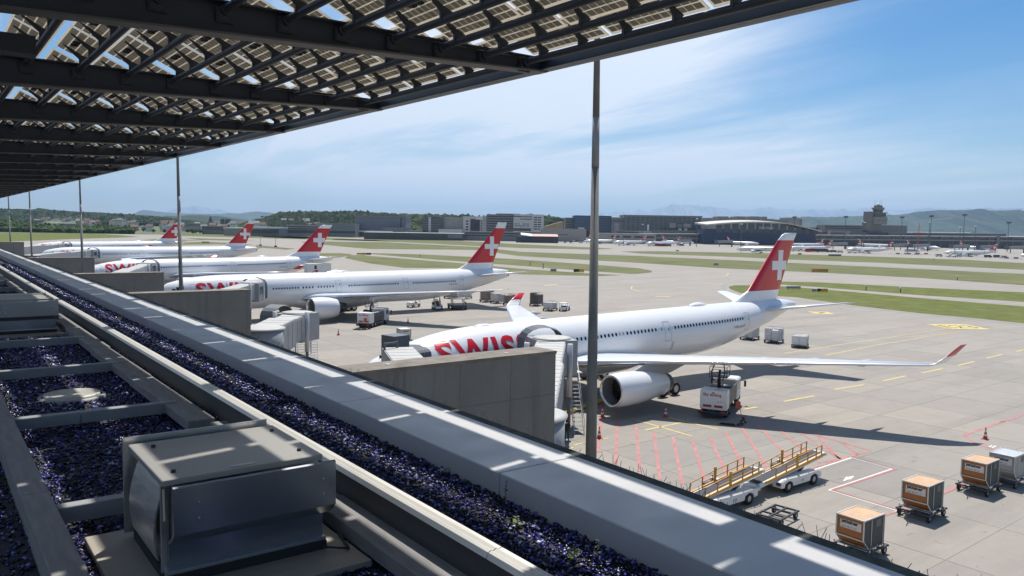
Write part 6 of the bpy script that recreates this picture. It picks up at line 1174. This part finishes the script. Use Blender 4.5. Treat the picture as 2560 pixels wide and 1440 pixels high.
for q in (('runway light with white head in the narrow strip, right of the tail',2165,726,1.2),('grey runway light left of the small apron plate, right half',2251,731,1.0),('runway light in the middle strip near the right edge',2393,700,1.0),('dark pole light left of the mast on the grass',1358,671,2.2),('second dark pole light left of the first one',1325,664,1.8),('small light in the strip behind the second jet',1050,642,1.0),('small light at the end of the middle strip',2335,651,.9)): fixture(*q)
for px,py,yt,lab in ((651,614.5,577,'thin pole with a dark foot left of the third tail'),(689,617.5,580,'thin pole with a big dark foot right beside the third tail')):
    p=G(px,py); h=max(6,(py-yt)/1992*(p-CAMP).length); t=thing('approach_pole',lab,'pole',(p.x,p.y,0)); MB().tube((0,0,0),(0,0,h),.14,.1,6).build('pole',mcC,t); MB().box(-.9,.9,-.6,.6,0,1.0).build('foot',mcC,t)
# trees with trunk and crown at the field edge
def tree(label,px,yb,dist,h,w_,mat,seed):
    rng=np.random.default_rng(seed); p=D(px,yb,dist); t=thing('tree',label,'tree',(p.x,p.y,0),0,'trees along the far field'); MB().tube((0,0,0),(0,0,h*.5),.35,.2,6).build('trunk',M('bark',(.09,.07,.05),.9),t)
    C=[];Rr=[]
    for _ in range(16): a=rng.uniform(0,6.28); q=rng.random()**.6; C.append((math.cos(a)*q*w_*.42,math.sin(a)*q*w_*.42,h*(.35+.55*rng.random()*(1-.4*q)))); Rr.append(rng.uniform(.14,.24)*w_)
    V,F=icoclump(16,C,Rr,rng,.95); MB().add(V,F).build('crown',mat,t)
rt=random.Random(3); zc_={}
TX=[-10,8,22,38,50,66,84,98,113,128,142,155,172,190,206,222,238,254,272,290,311,335,360,384,412,437,470,482,490,500,512,536,580,592,606,616,622,640]
for i,x in enumerate(TX):
    tall=x<140; where='at the far left field edge' if x<140 else 'by the white hall' if x<200 else 'right of the left masts' if x<330 else 'before the town' if x<470 else 'below the church' if x<560 else 'beside the white hangars'
    ty=rt.choice([(mwood,'green'),(mwood2,'dark'),(mwood3,'light green')]); sz=rt.uniform(11,17) if tall else rt.uniform(6,10)
    zc_[where]=zc_.get(where,-1)+1; tree('%s %s tree, %s from the left %s'%('tall' if tall else 'small round',ty[1],ORD[zc_[where]],where),x,580,rt.uniform(1090,1200) if x<330 else rt.uniform(1150,1260),sz,sz*rt.uniform(.7,1.0),ty[0],i)
# ================================================================== air
hz=MB().box(-9000,47000,-600,46000,-7,1420)
mh_=bpy.data.materials.new('haze'); mh_.use_nodes=True; t=mh_.node_tree; t.nodes.clear(); o_=t.nodes.new('ShaderNodeOutputMaterial'); v_=t.nodes.new('ShaderNodeVolumePrincipled')
v_.inputs['Color'].default_value=(.52,.74,1,1); v_.inputs['Density'].default_value=4.2e-5; v_.inputs['Anisotropy'].default_value=.45; t.links.new(v_.outputs[0],o_.inputs['Volume'])
h_=hz.build('haze',mh_); tag(h_,None,None,None,'stuff')
